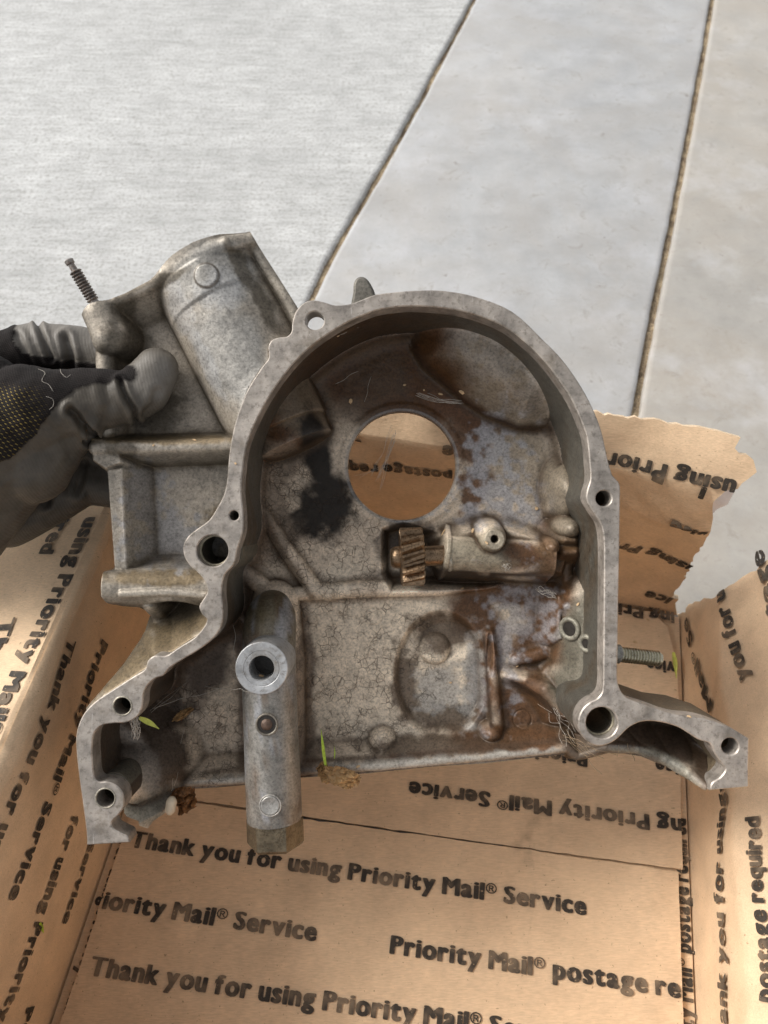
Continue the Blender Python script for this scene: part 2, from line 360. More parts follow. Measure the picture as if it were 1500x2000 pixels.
# wall colour: brown and dark under the top arc, greyer on the right
co = np.empty(len(me.vertices) * 3, np.float32); me.vertices.foreach_get('co', co); co = co.reshape(-1, 3) / U
X, Y, Z = co[:, 0], -co[:, 1], co[:, 2]; f = fbm(X / 45, Y / 45 + Z / 40, 5); g = fbm(X / 9, Y / 9 + Z / 9, 6)
c = np.tile(np.array([.125, .117, .098]), (len(X), 1)); 
def lay(c, m, colr): return c + (np.asarray(colr)[None] - c) * np.clip(m, 0, 1)[:, None]
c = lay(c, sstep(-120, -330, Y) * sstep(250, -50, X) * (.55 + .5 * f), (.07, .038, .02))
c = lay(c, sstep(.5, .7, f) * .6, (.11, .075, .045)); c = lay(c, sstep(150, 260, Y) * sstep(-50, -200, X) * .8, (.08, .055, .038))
c *= (1 + .5 * (g - .5))[:, None]; set_attr(me, 'col2', c); me.attributes.remove(me.attributes['col']); me.attributes['col2'].name = 'col'
link('side_wall', me, M_CAST, cover)
# outer wall of the right foot and bodies behind the bosses
rf = GP([(1207,1330),(1214,1352),(1229,1366),(1262,1377),(1317,1396),(1370,1403),(1425,1421),(1462,1443),(1461,1500),(1461,1536),(1388,1543),(1392,1530),(1408,1518),(1417,1502),(1409,1490),(1396,1471),(1388,1453),(1365,1445),(1324,1420),(1287,1410),(1254,1409.6),(1229,1421),(1205,1420)])
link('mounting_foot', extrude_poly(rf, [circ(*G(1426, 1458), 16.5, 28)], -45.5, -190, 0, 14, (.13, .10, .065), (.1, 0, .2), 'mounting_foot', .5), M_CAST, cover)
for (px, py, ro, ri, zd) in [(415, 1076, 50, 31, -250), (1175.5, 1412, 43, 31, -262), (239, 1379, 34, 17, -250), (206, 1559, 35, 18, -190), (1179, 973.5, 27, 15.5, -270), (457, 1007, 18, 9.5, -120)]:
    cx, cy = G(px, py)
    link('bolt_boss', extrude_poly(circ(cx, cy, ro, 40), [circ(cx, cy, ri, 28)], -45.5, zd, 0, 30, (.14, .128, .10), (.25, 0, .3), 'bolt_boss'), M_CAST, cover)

# ---- relief surfaces
class Relief:
    def __init__(s, dom, step, holes=()):
        dom = np.asarray(dom, float); lo, hi = dom.min(0) - step * 2, dom.max(0) + step * 2
        xs = np.arange(lo[0], hi[0], step); ys = np.arange(lo[1], hi[1], step); gx, gy = np.meshgrid(xs, ys); s.sh = gx.shape
        P = np.stack([gx.ravel(), gy.ravel()], 1); ins = pip(P, dom); d, near = seg_near(P, dom)
        ok = ins.copy(); sn = (~ins & (d < step * .72)) | (ins & (d < step * .25)); P[sn] = near[sn]; ok |= sn
        for (hx, hy, r) in holes:
            v = P - np.array([hx, hy]); q = np.linalg.norm(v, axis=1); inn = q < r; ok &= ~(inn & (q < r - step * .72))
            m = (q < r + step * .25) & (q > r - step * .72); P[m] = np.array([hx, hy]) + v[m] / q[m][:, None] * r
        s.P = P; s.ok = ok; h, w = s.sh; idx = np.arange(h * w).reshape(h, w)
        q = np.stack([idx[:-1, :-1], idx[1:, :-1], idx[1:, 1:], idx[:-1, 1:]], -1).reshape(-1, 4); q = q[ok[q].all(1)]
        used = np.unique(q); s.rm = np.full(h * w, -1); s.rm[used] = np.arange(len(used)); s.F = s.rm[q]; s.P = P[used]
        s.X, s.Y = s.P[:, 0], s.P[:, 1]; s.Z = np.zeros(len(s.P))
    def sd(s, poly):
        d, _ = seg_near(s.P, poly); return np.where(pip(s.P, poly), -d, d)
    def seg(s, a, b):
        ab = b - a; t = np.clip(((s.P - a) @ ab) / (ab @ ab), 0, 1); q = a + t[:, None] * ab; return np.sqrt(((s.P - q) ** 2).sum(1)), t
    def ridge(s, pts, k=10, steep=1.5):
        """pts: (px, py, top h, radius)"""
        Zf = np.full(len(s.P), -1e5)
        for p, q in zip(pts[:-1], pts[1:]):
            d, t = s.seg(G(*p[:3]), G(*q[:3])); top = -(p[2] + (q[2] - p[2]) * t); r = p[3] + (q[3] - p[3]) * t
            z = top - r + np.sqrt(np.maximum(r * r - d * d, 0)) - np.maximum(d - r, 0) * steep; Zf = np.maximum(Zf, z)
        s.Z = smax(s.Z, Zf, k)
    def tube(s, p, q, r, h, k=6, end=5.):
        """half cylinder lying in the surface with flat ends"""
        a, b = G(*p, h), G(*q, h); ab = b - a; L = np.linalg.norm(ab); u = ab / L; v = s.P - a; t = v @ u; d = np.abs(v @ np.array([-u[1], u[0]]))
        z = -h - r + np.sqrt(np.maximum(r * r - d * d, 0)) - np.maximum(d - r, 0) * 3 - np.maximum(t - L, 0) * end - np.maximum(-t, 0) * end
        s.Z = smax(s.Z, z, k)
    def plateau(s, pts, h, slope=3., k=8, grow=0.):
        hh = h if not callable(h) else 200.
        sd = s.sd(GP(pts, hh)) - grow; top = -h if not callable(h) else -h(s.X, s.Y)
        s.Z = smax(s.Z, top - np.maximum(sd, 0) * slope, k)
    def dome(s, px, py, rx, ry, h, base, ang=0., p=1., k=8):
        c, sn = math.cos(ang), math.sin(ang); x, y = (s.P - G(px, py, (h + base) / 2)).T; u = (x * c + y * sn) / rx; v = (-x * sn + y * c) / ry
        q = u * u + v * v; z = -base + (base - h) * np.where(q < 1, np.maximum(1 - q, 0) ** p, -(q - 1) * 1.5); s.Z = smax(s.Z, z, k)
    def pit(s, px, py, rx, ry, depth, h, soft=.25, ang=0.):
        c, sn = math.cos(ang), math.sin(ang); x, y = (s.P - G(px, py, h)).T; q = np.sqrt(((x * c + y * sn) / rx) ** 2 + ((-x * sn + y * c) / ry) ** 2)
        s.Z = s.Z - depth * sstep(1 + soft / 2, 1 - soft / 2, q)
    def app(s): k = 1 - s.Z / 1500; return 750 + s.X / k, 1000 + s.Y / k
    def stain(s, c, m, blobs, colr, amt=.9, rough=.9, gl=None, glv=.6, sc=30., seed=1, edge=.35, met=None):
        px, py = s.app(); n = fbm(px / sc, py / sc, seed, 5) - .5; M = np.zeros(len(px))
        for b in blobs:
            cx, cy, rx, ry = b[:4]; a = math.radians(b[4]) if len(b) > 4 else 0; dx, dy = px - cx, py - cy
            u = (dx * math.cos(a) + dy * math.sin(a)) / rx; v = (-dx * math.sin(a) + dy * math.cos(a)) / ry
            M = np.maximum(M, sstep(1 + edge, 1 - edge, np.sqrt(u * u + v * v) + n * rough * 2))
        M = M * amt; c[:] = c + (np.asarray(colr)[None] - c) * M[:, None]
        if gl is not None: m[:, 0] += (glv - m[:, 0]) * M
        if met is not None: m[:, 2] += (met - m[:, 2]) * M
        return M
    def cavity(s, rad):
        h, w = s.sh; full = np.full(h * w, np.nan); full[s.rm >= 0] = s.Z; g = full.reshape(h, w); ok = ~np.isnan(g); g0 = np.where(ok, g, 0.)
        def box(a):
            a = np.pad(a, rad + 1); a = a.cumsum(0).cumsum(1); k = 2 * rad + 1
            return a[k:, k:][:h, :w] - a[:-k, k:][:h, :w] - a[k:, :-k][:h, :w] + a[:-k, :-k][:h, :w]
        b = box(g0) / np.maximum(box(ok.astype(float)), 1); return (b - np.where(ok, g, b)).ravel()[s.rm >= 0]
    def grime(s, c, m, colr, amt=.6, seed=5, wear=(.5, .48, .45)):  # tints hollows darker and raised edges lighter, by surface curvature
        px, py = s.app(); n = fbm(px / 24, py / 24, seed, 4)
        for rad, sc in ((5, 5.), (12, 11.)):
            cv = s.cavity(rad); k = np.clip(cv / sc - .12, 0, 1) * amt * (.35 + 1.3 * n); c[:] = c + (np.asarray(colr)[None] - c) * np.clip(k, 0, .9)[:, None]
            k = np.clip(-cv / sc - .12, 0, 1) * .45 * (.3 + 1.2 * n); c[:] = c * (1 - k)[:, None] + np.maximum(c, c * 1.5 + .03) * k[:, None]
    def build(s, name, c, m, skirt=28., sharp=None):
        V = np.c_[s.P, s.Z]; F = s.F
        E = np.concatenate([F[:, [0, 1]], F[:, [1, 2]], F[:, [2, 3]], F[:, [3, 0]]]); Es = np.sort(E, 1); key = Es[:, 0].astype(np.int64) * (len(V) + 1) + Es[:, 1]
        _, inv, cnt = np.unique(key, return_inverse=True, return_counts=True); B = E[cnt[inv] == 1]
        bv = np.unique(B); mp = np.full(len(V), -1); mp[bv] = np.arange(len(bv)) + len(V); mp2 = mp + len(bv)
        W = V[bv].copy(); W2 = W.copy(); W2[:, 2] -= skirt
        F2 = np.stack([B[:, 1], B[:, 0], mp[B[:, 0]], mp[B[:, 1]]], 1); F3 = np.stack([mp[B[:, 1]], mp[B[:, 0]], mp2[B[:, 0]], mp2[B[:, 1]]], 1)
        A = np.concatenate([V, W, W2]); me = fast_mesh(name, to_m(A), np.concatenate([F, F3]), sharp)
        set_attr(me, 'col', np.concatenate([c, c[bv], c[bv]])); set_attr(me, 'msk', np.concatenate([m, m[bv], m[bv]]))
        return me

# ---------------- inner pan
i2 = int(np.argmin(np.abs(INN - np.array([1386, 1544])).sum(1)))
big = GP([tuple(p) for p in INN]);                    # grow the domain under the flange
t = np.gradient(big, axis=0); t /= np.linalg.norm(t, axis=1)[:, None] + 1e-9; nr = np.stack([-t[:, 1], t[:, 0]], 1)
big = big + nr * 7
PB = GP([(268,1646,30),(292,1612,90),(318,1585,150),(347,1564,190),(352,1543,200),(415,1541,200),(480,1536,200),(590,1520,200),(697,1514,200),(843,1499,200),(950,1492,200),(1097,1475,200),(1111,1487,200),(1156,1481,195),(1190,1473,185),(1250,1475,140),(1300,1496,90),(1345,1524,45),(1378,1546,15)])
DOM = np.concatenate([big, PB])
BH = (*G(785, 910, 260), 124)
R = Relief(DOM, 1.7, [BH])
X, Y = R.X, R.Y; R.Z[:] = -260 + 2.5 * (fbm(X / 60, Y / 60, 3) - .5)
dI, _ = seg_near(R.P, inl, False); q = np.minimum(dI, 40.); 
inner = ~((Y > 395 * 1.1) & (X > 480))
R.Z = np.where(inner, smax(R.Z, -260 + 40 - np.sqrt(np.maximum(1600 - (40 - q) ** 2, 0)), 3), R.Z)
LB = GP([(800,596,0),(796,640,200),(806,680,230),(828,716,235),(868,750,235),(905,782,235),(950,810,235),(1010,834,235),(1070,838,235),(1098,826,215),(1142,830,0)])
LP = np.concatenate([LB, GP([(1117,775),(1091,736),(1062,699),(1029,666),(985,633),(933,611),(889,600),(842,594)])])
dl, _ = seg_near(R.P, LB, False); tl = np.clip(dl / 150, 0, 1); zl = -244 + 138 * (1 - (1 - tl) ** 2.4) - 16 * sstep(60, 0, dI)
R.Z = smax(R.Z, np.where(pip(R.P, LP), zl, -250 - dl * 2.), 7)
R.tube((505, 720), (567, 862), 88, 158, 5, 5.); R.tube((505, 720), (549, 822), 92, 150, 4, 3.)
R.ridge([(512, 1003, 238, 16), (560, 1078, 234, 18), (612, 1150, 236, 20), (640, 1163, 240, 14)], 12)
R.ridge([(470, 1120, 215, 24), (540, 1165, 240, 16), (612, 1158, 238, 18), (700, 1152, 236, 20), (860, 1148, 236, 20), (965, 1135, 236, 18)], 14)
R.ridge([(455, 1185, 225, 10), (485, 1225, 235, 10)], 6)
# gear pocket, shaft housing
sdr = R.sd(GP([(748,1035),(790,1022),(868,1048),(876,1118),(960,1118),(985,1135),(950,1146),(860,1148),(765,1150),(748,1120)], 260)); R.Z = R.Z - 46 * sstep(6, -14, sdr)
R.plateau([(868,1050),(905,1036),(945,1026),(990,1028),(1040,1046),(1085,1062),(1110,1095),(1100,1122),(900,1118)], 205, 2.2, 16, -6)
R.tube((878, 1082), (1088, 1094), 38, 152, 14, 7.)
R.tube((872, 1081), (880, 1082), 40, 149, 3, 7.)
R.plateau([(966 + 20*math.cos(q_/3.), 1054 + 20*math.sin(q_/3.)) for q_ in range(19)], 116, 5., 4, 0); R.pit(966, 1053, 7.5, 7.5, 45, 120, .3)
R.dome(1075, 1068, 23, 22, 150, 215, 0, .5, 4); R.dome(1110, 1032, 34, 30, 160, 240, .3, .7); R.dome(1104, 960, 48, 82, 165, 262, -.1, 1., 30)
R.pit(1112, 1066, 14, 13, 60, 200, .2)
R.ridge([(1106, 1055, 180, 5), (1122, 1055, 180, 5)], 2); R.ridge([(1104, 1079, 178, 6), (1124, 1078, 178, 6)], 2)
R.ridge([(1112, 1090, 215, 14), (1108, 1150, 225, 8)], 8)
# cup, bosses, ribs
R.pit(862, 1318, 104, 140, 20, 260, .16); R.dome(850, 1268, 36, 36, 258, 282, 0, .5); R.pit(870, 1250, 62, 44, 10, 265, .5)
R.dome(747, 1450, 34, 34, 222, 262, 0, .8); R.dome(960, 1433, 30, 30, 218, 262, 0, .7); R.dome(750, 1470, 14, 26, 235, 262)
R.ridge([(956, 1240, 240, 9), (962, 1300, 240, 11), (972, 1425, 236, 14)], 6); R.pit(955, 1275, 7, 45, 12, 260, .8)
R.ridge([(988, 1320, 236, 7), (1030, 1332, 218, 12), (1070, 1352, 200, 18), (1110, 1390, 180, 20)], 8)
R.plateau([(1068,1345),(1088,1300),(1098,1240),(1106,1165),(1130,1150),(1182,1150),(1182,1400),(1128,1405)], lambda x, y: 232 - np.clip(x - 370, -20, 80) * 1.35, 2.2, 16)
R.ridge([(1094, 1168, 208, 6), (1093, 1205, 200, 6), (1096, 1245, 196, 6)], 4)
R.ridge([(1108, 1185, 186, 9), (1135, 1195, 160, 10), (1158, 1225, 140, 11), (1168, 1262, 132, 11), (1163, 1305, 140, 9)], 8)
R.ridge([(1010, 1290, 244, 14), (1075, 1275, 240, 16)], 14); R.ridge([(1060, 1330, 240, 14), (1082, 1300, 232, 12)], 10)
# rail of the open bottom edge
R.ridge([(352, 1532, 196, 9), (480, 1525, 196, 9), (600, 1507, 196, 10), (740, 1499, 196, 10), (950, 1480, 196, 10), (1105, 1464, 196, 10)], 5)
R.ridge([(352, 1541, 205, 7), (590, 1518, 205, 7), (840, 1499, 205, 7), (1100, 1474, 205, 7)], 3)
R.ridge([(1108, 1462, 196, 10), (1130, 1480, 196, 10), (1190, 1463, 176, 11), (1250, 1464, 130, 13), (1305, 1486, 80, 14), (1350, 1514, 40, 12), (1380, 1538, 14, 8)], 5)
R.plateau([(1320,1425),(1400,1450),(1420,1500),(1395,1530),(1350,1512),(1310,1480)], lambda x, y: 150 - np.clip(x - 600, -60, 80) * .9, 1.2, 20)
R.dome(1297, 1440, 26, 26, 205, 250); R.dome(1345, 1462, 22, 22, 150, 200)
# left foot pocket
R.ridge([(215, 1425, 150, 26), (262, 1455, 165, 27), (297, 1495, 172, 27), (291, 1540, 176, 22)], 14)
R.ridge([(262, 1553, 150, 12), (318, 1543, 158, 13)], 6)
R.plateau([(205,1600),(240,1570),(300,1566),(352,1556),(352,1572),(318,1598),(292,1622),(262,1652),(205,1655)], lambda x, y: np.clip(20 + (x + 560) * 1.15, 20, 190), 1.6, 12)
R.ridge([(225, 1560, 60, 26), (262, 1520, 190, 30)], 10)
R.ridge([(532, 1185, 206, 56), (540, 1300, 196, 58), (540, 1510, 190, 58)], 22, 1.6)
# faint cast pin marks
for px, py, r in [(730, 1205, 20), (1020, 1404, 21), (726, 1030, 19)]:
    cx, cy = G(px, py, 260); dd = np.hypot(X - cx, Y - cy); R.Z -= 2.2 * np.exp(-((dd - r) / 1.8) ** 2)
# bright lip round the big bore
dd = np.hypot(X - BH[0], Y - BH[1]); R.Z += 3 * sstep(150, 138, dd) + 1.5 * sstep(129, 126, dd) * -2
R.Z += 2.6 * (fbm(X / 22, Y / 22, 11) - .5) + .6 * (fbm(X / 5, Y / 5, 12) - .5)
n = len(X); PX, PY = R.app(); f1 = fbm(PX / 70, PY / 70, 21); f2 = fbm(PX / 14, PY / 14, 22, 4)
c = np.array([.62, .515, .40])[None] * (.82 + .36 * f2)[:, None]; m = np.tile(np.array([.15, 0, .2]), (n, 1))  # base colour lightened, since little light reaches the deep pan
M = np.zeros(n)
for cx, cy, rx, ry in [(660,1090,170,80),(700,1330,170,190),(400,1430,75,120),(620,1000,90,70),(560,950,60,110),(640,1230,140,90)]:
    M = np.maximum(M, sstep(1.15, .8, np.hypot((PX - cx) / rx, (PY - cy) / ry) + (f1 - .5)))
m[:, 1] = M
R.stain(c, m, [(740,1300,260,170)], (.76, .66, .52), .6, .6, sc=60, seed=31)
R.stain(c, m, [(950,720,165,125,38)], (.215, .175, .13), .92, .25, True, .4, 60, 32)
R.stain(c, m, [(960,700,60,60),(900,660,70,40),(1040,780,50,40)], (.31, .28, .25), .5, 1.6, sc=14, seed=33)
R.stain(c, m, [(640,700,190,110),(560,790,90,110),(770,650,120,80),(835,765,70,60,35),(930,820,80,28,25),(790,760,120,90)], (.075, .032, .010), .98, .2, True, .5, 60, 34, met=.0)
R.stain(c, m, [(735,730,60,50),(700,800,50,30)], (.095, .062, .038), .6, .6, sc=40, seed=35)
R.stain(c, m, [(590,800,75,50,30),(560,760,60,60)], (.17, .13, .088), .85, .4, sc=40, seed=36)
R.stain(c, m, [(915,860,50,80,-20),(925,950,28,70),(880,790,60,30,30)], (.11, .05, .022), .93, .7, True, .5, 26, 37)
R.stain(c, m, [(1040,900,70,90)], (.30, .25, .19), .75, .5, sc=50, seed=38)
R.stain(c, m, [(965,880,40,60,20),(985,960,55,70),(1010,1010,80,30),(935,1000,40,26),(1060,1020,30,20)], (.38, .375, .39), .8, 2.0, sc=15, seed=39, edge=.7)
R.stain(c, m, [(1020,1085,110,28),(1090,1080,50,70),(1075,1180,50,90),(1000,1160,100,24),(925,1190,46,60),(960,1260,30,80),(1050,1270,75,50),(1040,1390,90,90),(940,1340,26,110),(1000,1440,120,40)], (.10, .044, .016), .97, .35, True, .6, 30, 40, met=.1)
R.stain(c, m, [(1120,1000,40,60),(1140,900,40,140),(1160,1150,40,130)], (.13, .115, .095), .6, .5, sc=40, seed=47)
R.stain(c, m, [(1035,1195,52,64),(1000,1310,16,60),(985,1260,20,60),(935,1340,14,60),(985,1175,30,30)], (.33, .325, .34), .62, 1.9, sc=15, seed=41, edge=.6)
R.stain(c, m, [(915,1085,75,50),(966,1053,26,26)], (.26, .225, .165), .93, .4, sc=22, seed=48)
R.stain(c, m, [(606,850,22,60),(625,900,24,60),(640,985,56,62),(600,1020,40,34)], (.012, .008, .005), .985, .45, True, .12, 22, 42, met=0)
R.stain(c, m, [(505,880,18,34)], (.017, .014, .012), .95, .5, sc=20, seed=43)
R.stain(c, m, [(862,1235,66,36),(790,1330,24,80),(880,1400,80,30),(860,1460,150,26)], (.085, .055, .035), .85, .7, sc=24, seed=44)
R.stain(c, m, [(925,1330,24,80,5),(860,1340,50,40)], (.37, .35, .32), .8, 1., sc=18, seed=49)
R.stain(c, m, [(855,1125,110,16),(800,1060,60,50),(950,1132,40,12)], (.045, .032, .024), .92, .5, True, .5, 24, 45)
R.stain(c, m, [(1125,1340,60,60),(1140,1240,45,80)], (.115, .108, .083), .9, .3, True, .25, 40, 46)
R.stain(c, m, [(300,1380,75,130,20),(400,1290,60,70),(440,1230,50,50),(330,1480,38,90),(250,1440,60,60),(470,1230,60,40)], (.075, .052, .038), .92, .5, True, .4, 30, 50)  # dark patch over the lower-left pocket
R.stain(c, m, [(262,1460,50,22,45),(295,1510,20,40)], (.26, .225, .19), .85, .3, sc=30, seed=51)
R.stain(c, m, [(1300,1450,110,42,15),(1390,1490,40,40),(1210,1450,40,20)], (.03, .018, .012), .96, .15, True, .75, 30, 52, met=0)
R.stain(c, m, [(1230,1470,60,10),(1320,1500,60,14,35),(270,1590,70,30,-30)], (.21, .20, .165), .9, .3, sc=30, seed=53)
R.stain(c, m, [(720,1500,260,16,-5),(420,1535,80,12),(1000,1478,110,12,-5)], (.33, .31, .275), .85, .8, sc=20, seed=54)
R.stain(c, m, [(500,960,22,120),(530,1010,50,100,-10),(540,900,40,50)], (.20, .155, .115), .75, .7, sc=30, seed=55)
R.stain(c, m, [(590,1480,30,50),(594,1350,20,160),(480,1350,18,160)], (.09, .06, .042), .8, .6, sc=30, seed=56)
def streak(pts, w, colr, amt, seed):
    px, py = R.app(); d, _ = seg_near(np.c_[px, py], pts, False); k = np.clip(1.25 - d / (w * (.5 + fbm(px / 26, py / 26, seed, 4))), 0, 1) * amt
    c[:] = c + (np.asarray(colr)[None] - c) * k[:, None]
streak([(792,625),(797,660),(826,716),(866,750),(900,784),(948,814),(1010,836),(1078,838)], 13, (.05, .026, .014), .95, 101)  # dark brown band along the lobe's lower-left edge
streak([(610,1170),(560,1090),(515,1010)], 9, (.12, .08, .05), .6, 102); streak([(520,1030),(505,1100),(480,1160)], 22, (.15, .10, .065), .6, 103)
streak([(945,1245),(952,1330),(960,1420)], 5, (.05, .03, .02), .8, 104); streak([(1000,1332),(1050,1362),(1100,1405)], 8, (.04, .024, .015), .85, 105)
streak([(400,1510),(480,1500)], 8, (.1, .07, .05), .6, 106); streak([(600,1486),(760,1478),(940,1462),(1090,1446)], 7, (.09, .055, .035), .75, 107)
streak([(960,1122),(1020,1122),(1090,1118)], 6, (.035, .02, .012), .9, 108)
# narrow dark edging painted along the foot of walls
R.stain(c, m, [(1104,955,44,74),(1108,1035,34,30)], (.20, .165, .12), .85, .4, True, .45, 30, 121)
R.stain(c, m, [(1150,1476,62,24),(1396,1500,44,48),(1120,1440,30,40)], (.06, .04, .026), .93, .3, True, .4, 26, 122)
R.stain(c, m, [(1075,1068,26,24),(1110,1066,24,20),(1090,1110,50,20)], (.12, .07, .035), .8, .5, sc=18, seed=123)
R.stain(c, m, [(966,1054,26,26)], (.20, .17, .125), .8, .5, sc=14, seed=124)
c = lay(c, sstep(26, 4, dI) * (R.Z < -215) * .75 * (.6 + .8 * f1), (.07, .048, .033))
c = lay(c, sstep(4.5, 1.5, np.abs(dd - 128)) * .5, (.3, .3, .3))
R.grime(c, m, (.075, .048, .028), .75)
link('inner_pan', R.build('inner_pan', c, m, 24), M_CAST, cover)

# ---------------- outer housing on the left
HD = [(154,612,45),(172,596,45),(190,590,45),(204,586,45),(240,572,45),(288,548,45),(300,540,45),(320,522,45),(340,508,45),(384,484,45),(432,464,45),(460,456,45),(488,452,45),(496,466,45),(520,504,50),(545,542,50),(560,566,50),(578,594,50),
      (600,640,50),(570,700,50),(520,780,50),(490,860,50),(484,940,50),(484,1000,50),(440,1100,50),(430,1200,50),(400,1250,50),(330,1300,50),(270,1360,50),(220,1400,50),(170,1410,50),(158,1400,60),(172,1380,80),
      (206,1343,90),(250,1292,120),(276,1235,100),(272,1208,80),(268,1188,70),(212,1184,60),(203,1165,60),(201,1140,60),(204,1116,60),(220,1112,60),(216,1040,60),(212,980,60),(202,920,60),(180,900,60),(174,880,60),(173,850,60),(182,780,60),(181,716,60),(178,668,50),(170,645,45)]
H = Relief(GP(HD), 2.0)
# cut away what would lie inside the arc
X, Y = H.X, H.Y; H.Z[:] = -122.
H.plateau([(455,880),(470,880),(240,905),(235,1110),(380,1112),(420,1000)], 132, 2, 4); 
ur = H.sd(GP([(215,905),(475,885),(475,1230),(255,1230)], 120)); H.Z -= 14 * sstep(6, -10, ur)
H.tube((334, 402), (548, 822), 124, 16, 16, 2.)
H.tube((388, 508), (548, 822), 119, 19, 10, 2.)                   # the step of the neck
ax = G(334, 402, 16); u = G(548, 822, 16) - ax; u /= np.linalg.norm(u); tt = (H.P - ax) @ u
H.Z += 4 * sstep(190, 184, tt) * (H.Z > -118)
H.ridge([(172, 604, 52, 12), (240, 578, 50, 13), (296, 552, 46, 14), (318, 532, 34, 15), (345, 516, 24, 16), (392, 492, 14, 17), (440, 472, 12, 17), (488, 463, 26, 14)], 9)
H.ridge([(488, 462, 40, 14), (520, 516, 50, 15), (560, 580, 56, 15), (590, 640, 60, 15)], 7)
H.ridge([(184, 600, 38, 40), (202, 650, 38, 38)], 8, 2.6); H.ridge([(200, 690, 66, 22), (203, 760, 70, 20), (200, 840, 66, 20)], 12)
H.ridge([(182, 874, 52, 15), (300, 872, 54, 14), (470, 866, 54, 14)], 5, 3.); H.plateau([(174,852),(225,858),(240,905),(205,918),(178,900)], 58, 2.5, 8, -4)
H.plateau([(207,916),(240,912),(250,1112),(222,1116)], 62, 3., 4, -3); H.ridge([(240, 920, 72, 8), (250, 1112, 72, 8)], 3)
H.tube((196, 1147), (410, 1150), 38, 40, 8, 6.); H.ridge([(236, 1160, 34, 9), (330, 1156, 34, 9), (400, 1162, 34, 9)], 4)
H.pit(352, 1188, 50, 20, 70, 130, .5); H.ridge([(288, 1170, 62, 16), (292, 1232, 66, 16)], 4, 3.)
dO, _ = seg_near(H.P, GP([(404,1210),(397,1226),(379,1246),(349,1264),(324,1281),(289,1290),(283,1307),(258,1323),(221,1347),(188,1369),(160,1400)]), False)
rampz = -46 - dO * 1.35; lo_m = sstep(170, 215, Y - (X + 400) * -.25)
H.Z = np.where(Y > 190, np.maximum(H.Z - 60 * sstep(190, 230, Y), rampz), H.Z)
H.Z = np.minimum(H.Z, np.where(H.sd(FL) < 2, -46.4, 1e3))           # stay behind the flange plate
H.Z = np.where(seg_near(H.P, inl, False)[0] < 1e9, H.Z, H.Z)
X, Y = H.X, H.Y
H.Z += 2.2 * (fbm(X / 26, Y / 26, 61) - .5) + .5 * (fbm(X / 5, Y / 5, 62) - .5)
cx, cy = G(403, 538, 10); dd = np.hypot(X - cx, Y - cy); H.Z += 4.5 * sstep(25, 21, dd)
PX, PY = H.app(); n = len(X); f1 = fbm(PX / 60, PY / 60, 71); f2 = fbm(PX / 9, PY / 9, 72, 4)
c = np.array([.31, .275, .228])[None] * (.72 + .56 * f2)[:, None]; m = np.tile(np.array([.3, 0, .45]), (n, 1))
H.stain(c, m, [(330,700,110,150,-30),(320,1000,100,90),(400,780,60,70)], (.40, .345, .28), .6, .5, sc=14, seed=73)
H.stain(c, m, [(420,540,80,70),(460,700,60,130,-25)], (.29, .285, .27), .75, .3, True, .4, 50, 74, met=.5)
H.stain(c, m, [(350,600,24,50,-20),(400,700,14,90,-25),(430,560,40,40)], (.42, .42, .42), .5, .6, sc=20, seed=75)
H.stain(c, m, [(320,858,160,10),(320,1128,120,16),(430,1010,30,24,-45),(340,1240,110,40,-30),(230,1320,70,40,-30)], (.15, .11, .06), .92, .5, sc=20, seed=76)
H.stain(c, m, [(250,690,50,60),(240,590,24,50),(300,800,60,40),(260,560,60,10,-20),(330,545,50,10,-30),(352,1190,50,24),(240,880,40,14),(470,520,14,50,-25),(520,600,16,60,-25)], (.085, .07, .05), .8, .6, sc=20, seed=77)
H.stain(c, m, [(330,1060,90,50),(280,960,40,50)], (.29, .29, .30), .6, 1.2, sc=16, seed=78)
c = lay(c, sstep(3.2, 1.2, np.abs(dd - 24)) * .7, (.1, .08, .06))
H.grime(c, m, (.10, .08, .055), .55, 8)
# leave the inside of the arc empty: drop faces there
ins = pip(np.c_[X, Y], GP([tuple(p) for p in catmull([q for q in INR_A if q[1] < 1250] , 2, False)], 0)) & (dI.size > 0)
far_in = ins; H.F = H.F[~far_in[H.F].any(1)]
link('outer_housing', H.build('outer_housing', c, m, 60), M_CAST, cover)
# ---------------- loose-shape helpers in casting units
def frame_of(d, up=np.array([0, 0, 1.])):
    d = d / np.linalg.norm(d)
    if abs(d @ up) > .95: up = np.array([1., 0, 0])
    a = np.cross(up, d); a /= np.linalg.norm(a); return a, np.cross(d, a)
def tube_geo(pts, rad, n=24, ecc=None):
    """rings along a path in any 3-D space, closed at both ends"""
    pts = np.asarray(pts, float); V, F = [], []; m = len(pts); T = np.gradient(pts, axis=0)
    a, b = frame_of(T[0]); 
    for i in range(m):
        d = T[i] / (np.linalg.norm(T[i]) + 1e-12); a = a - (a @ d) * d; a /= np.linalg.norm(a); b = np.cross(d, a)
        for k in range(n):
            t = 2 * math.pi * k / n; V.append(pts[i] + rad[i] * (math.cos(t) * a + math.sin(t) * b))
    for i in range(m - 1):
        for k in range(n): F.append((i*n+k, i*n+(k+1) % n, (i+1)*n+(k+1) % n, (i+1)*n+k))
    F.append(tuple(range(n))[::-1]); F.append(tuple((m-1)*n+k for k in range(n))); return V, F
def L3(px, py, h): p = G(px, py, h); return np.array([p[0], p[1], -h])
def fix(me, ang=35):
    import bmesh
    bm = bmesh.new(); bm.from_mesh(me); bmesh.ops.recalc_face_normals(bm, faces=bm.faces); bm.to_mesh(me); bm.free()
    me.set_sharp_from_angle(angle=math.radians(ang)); return me
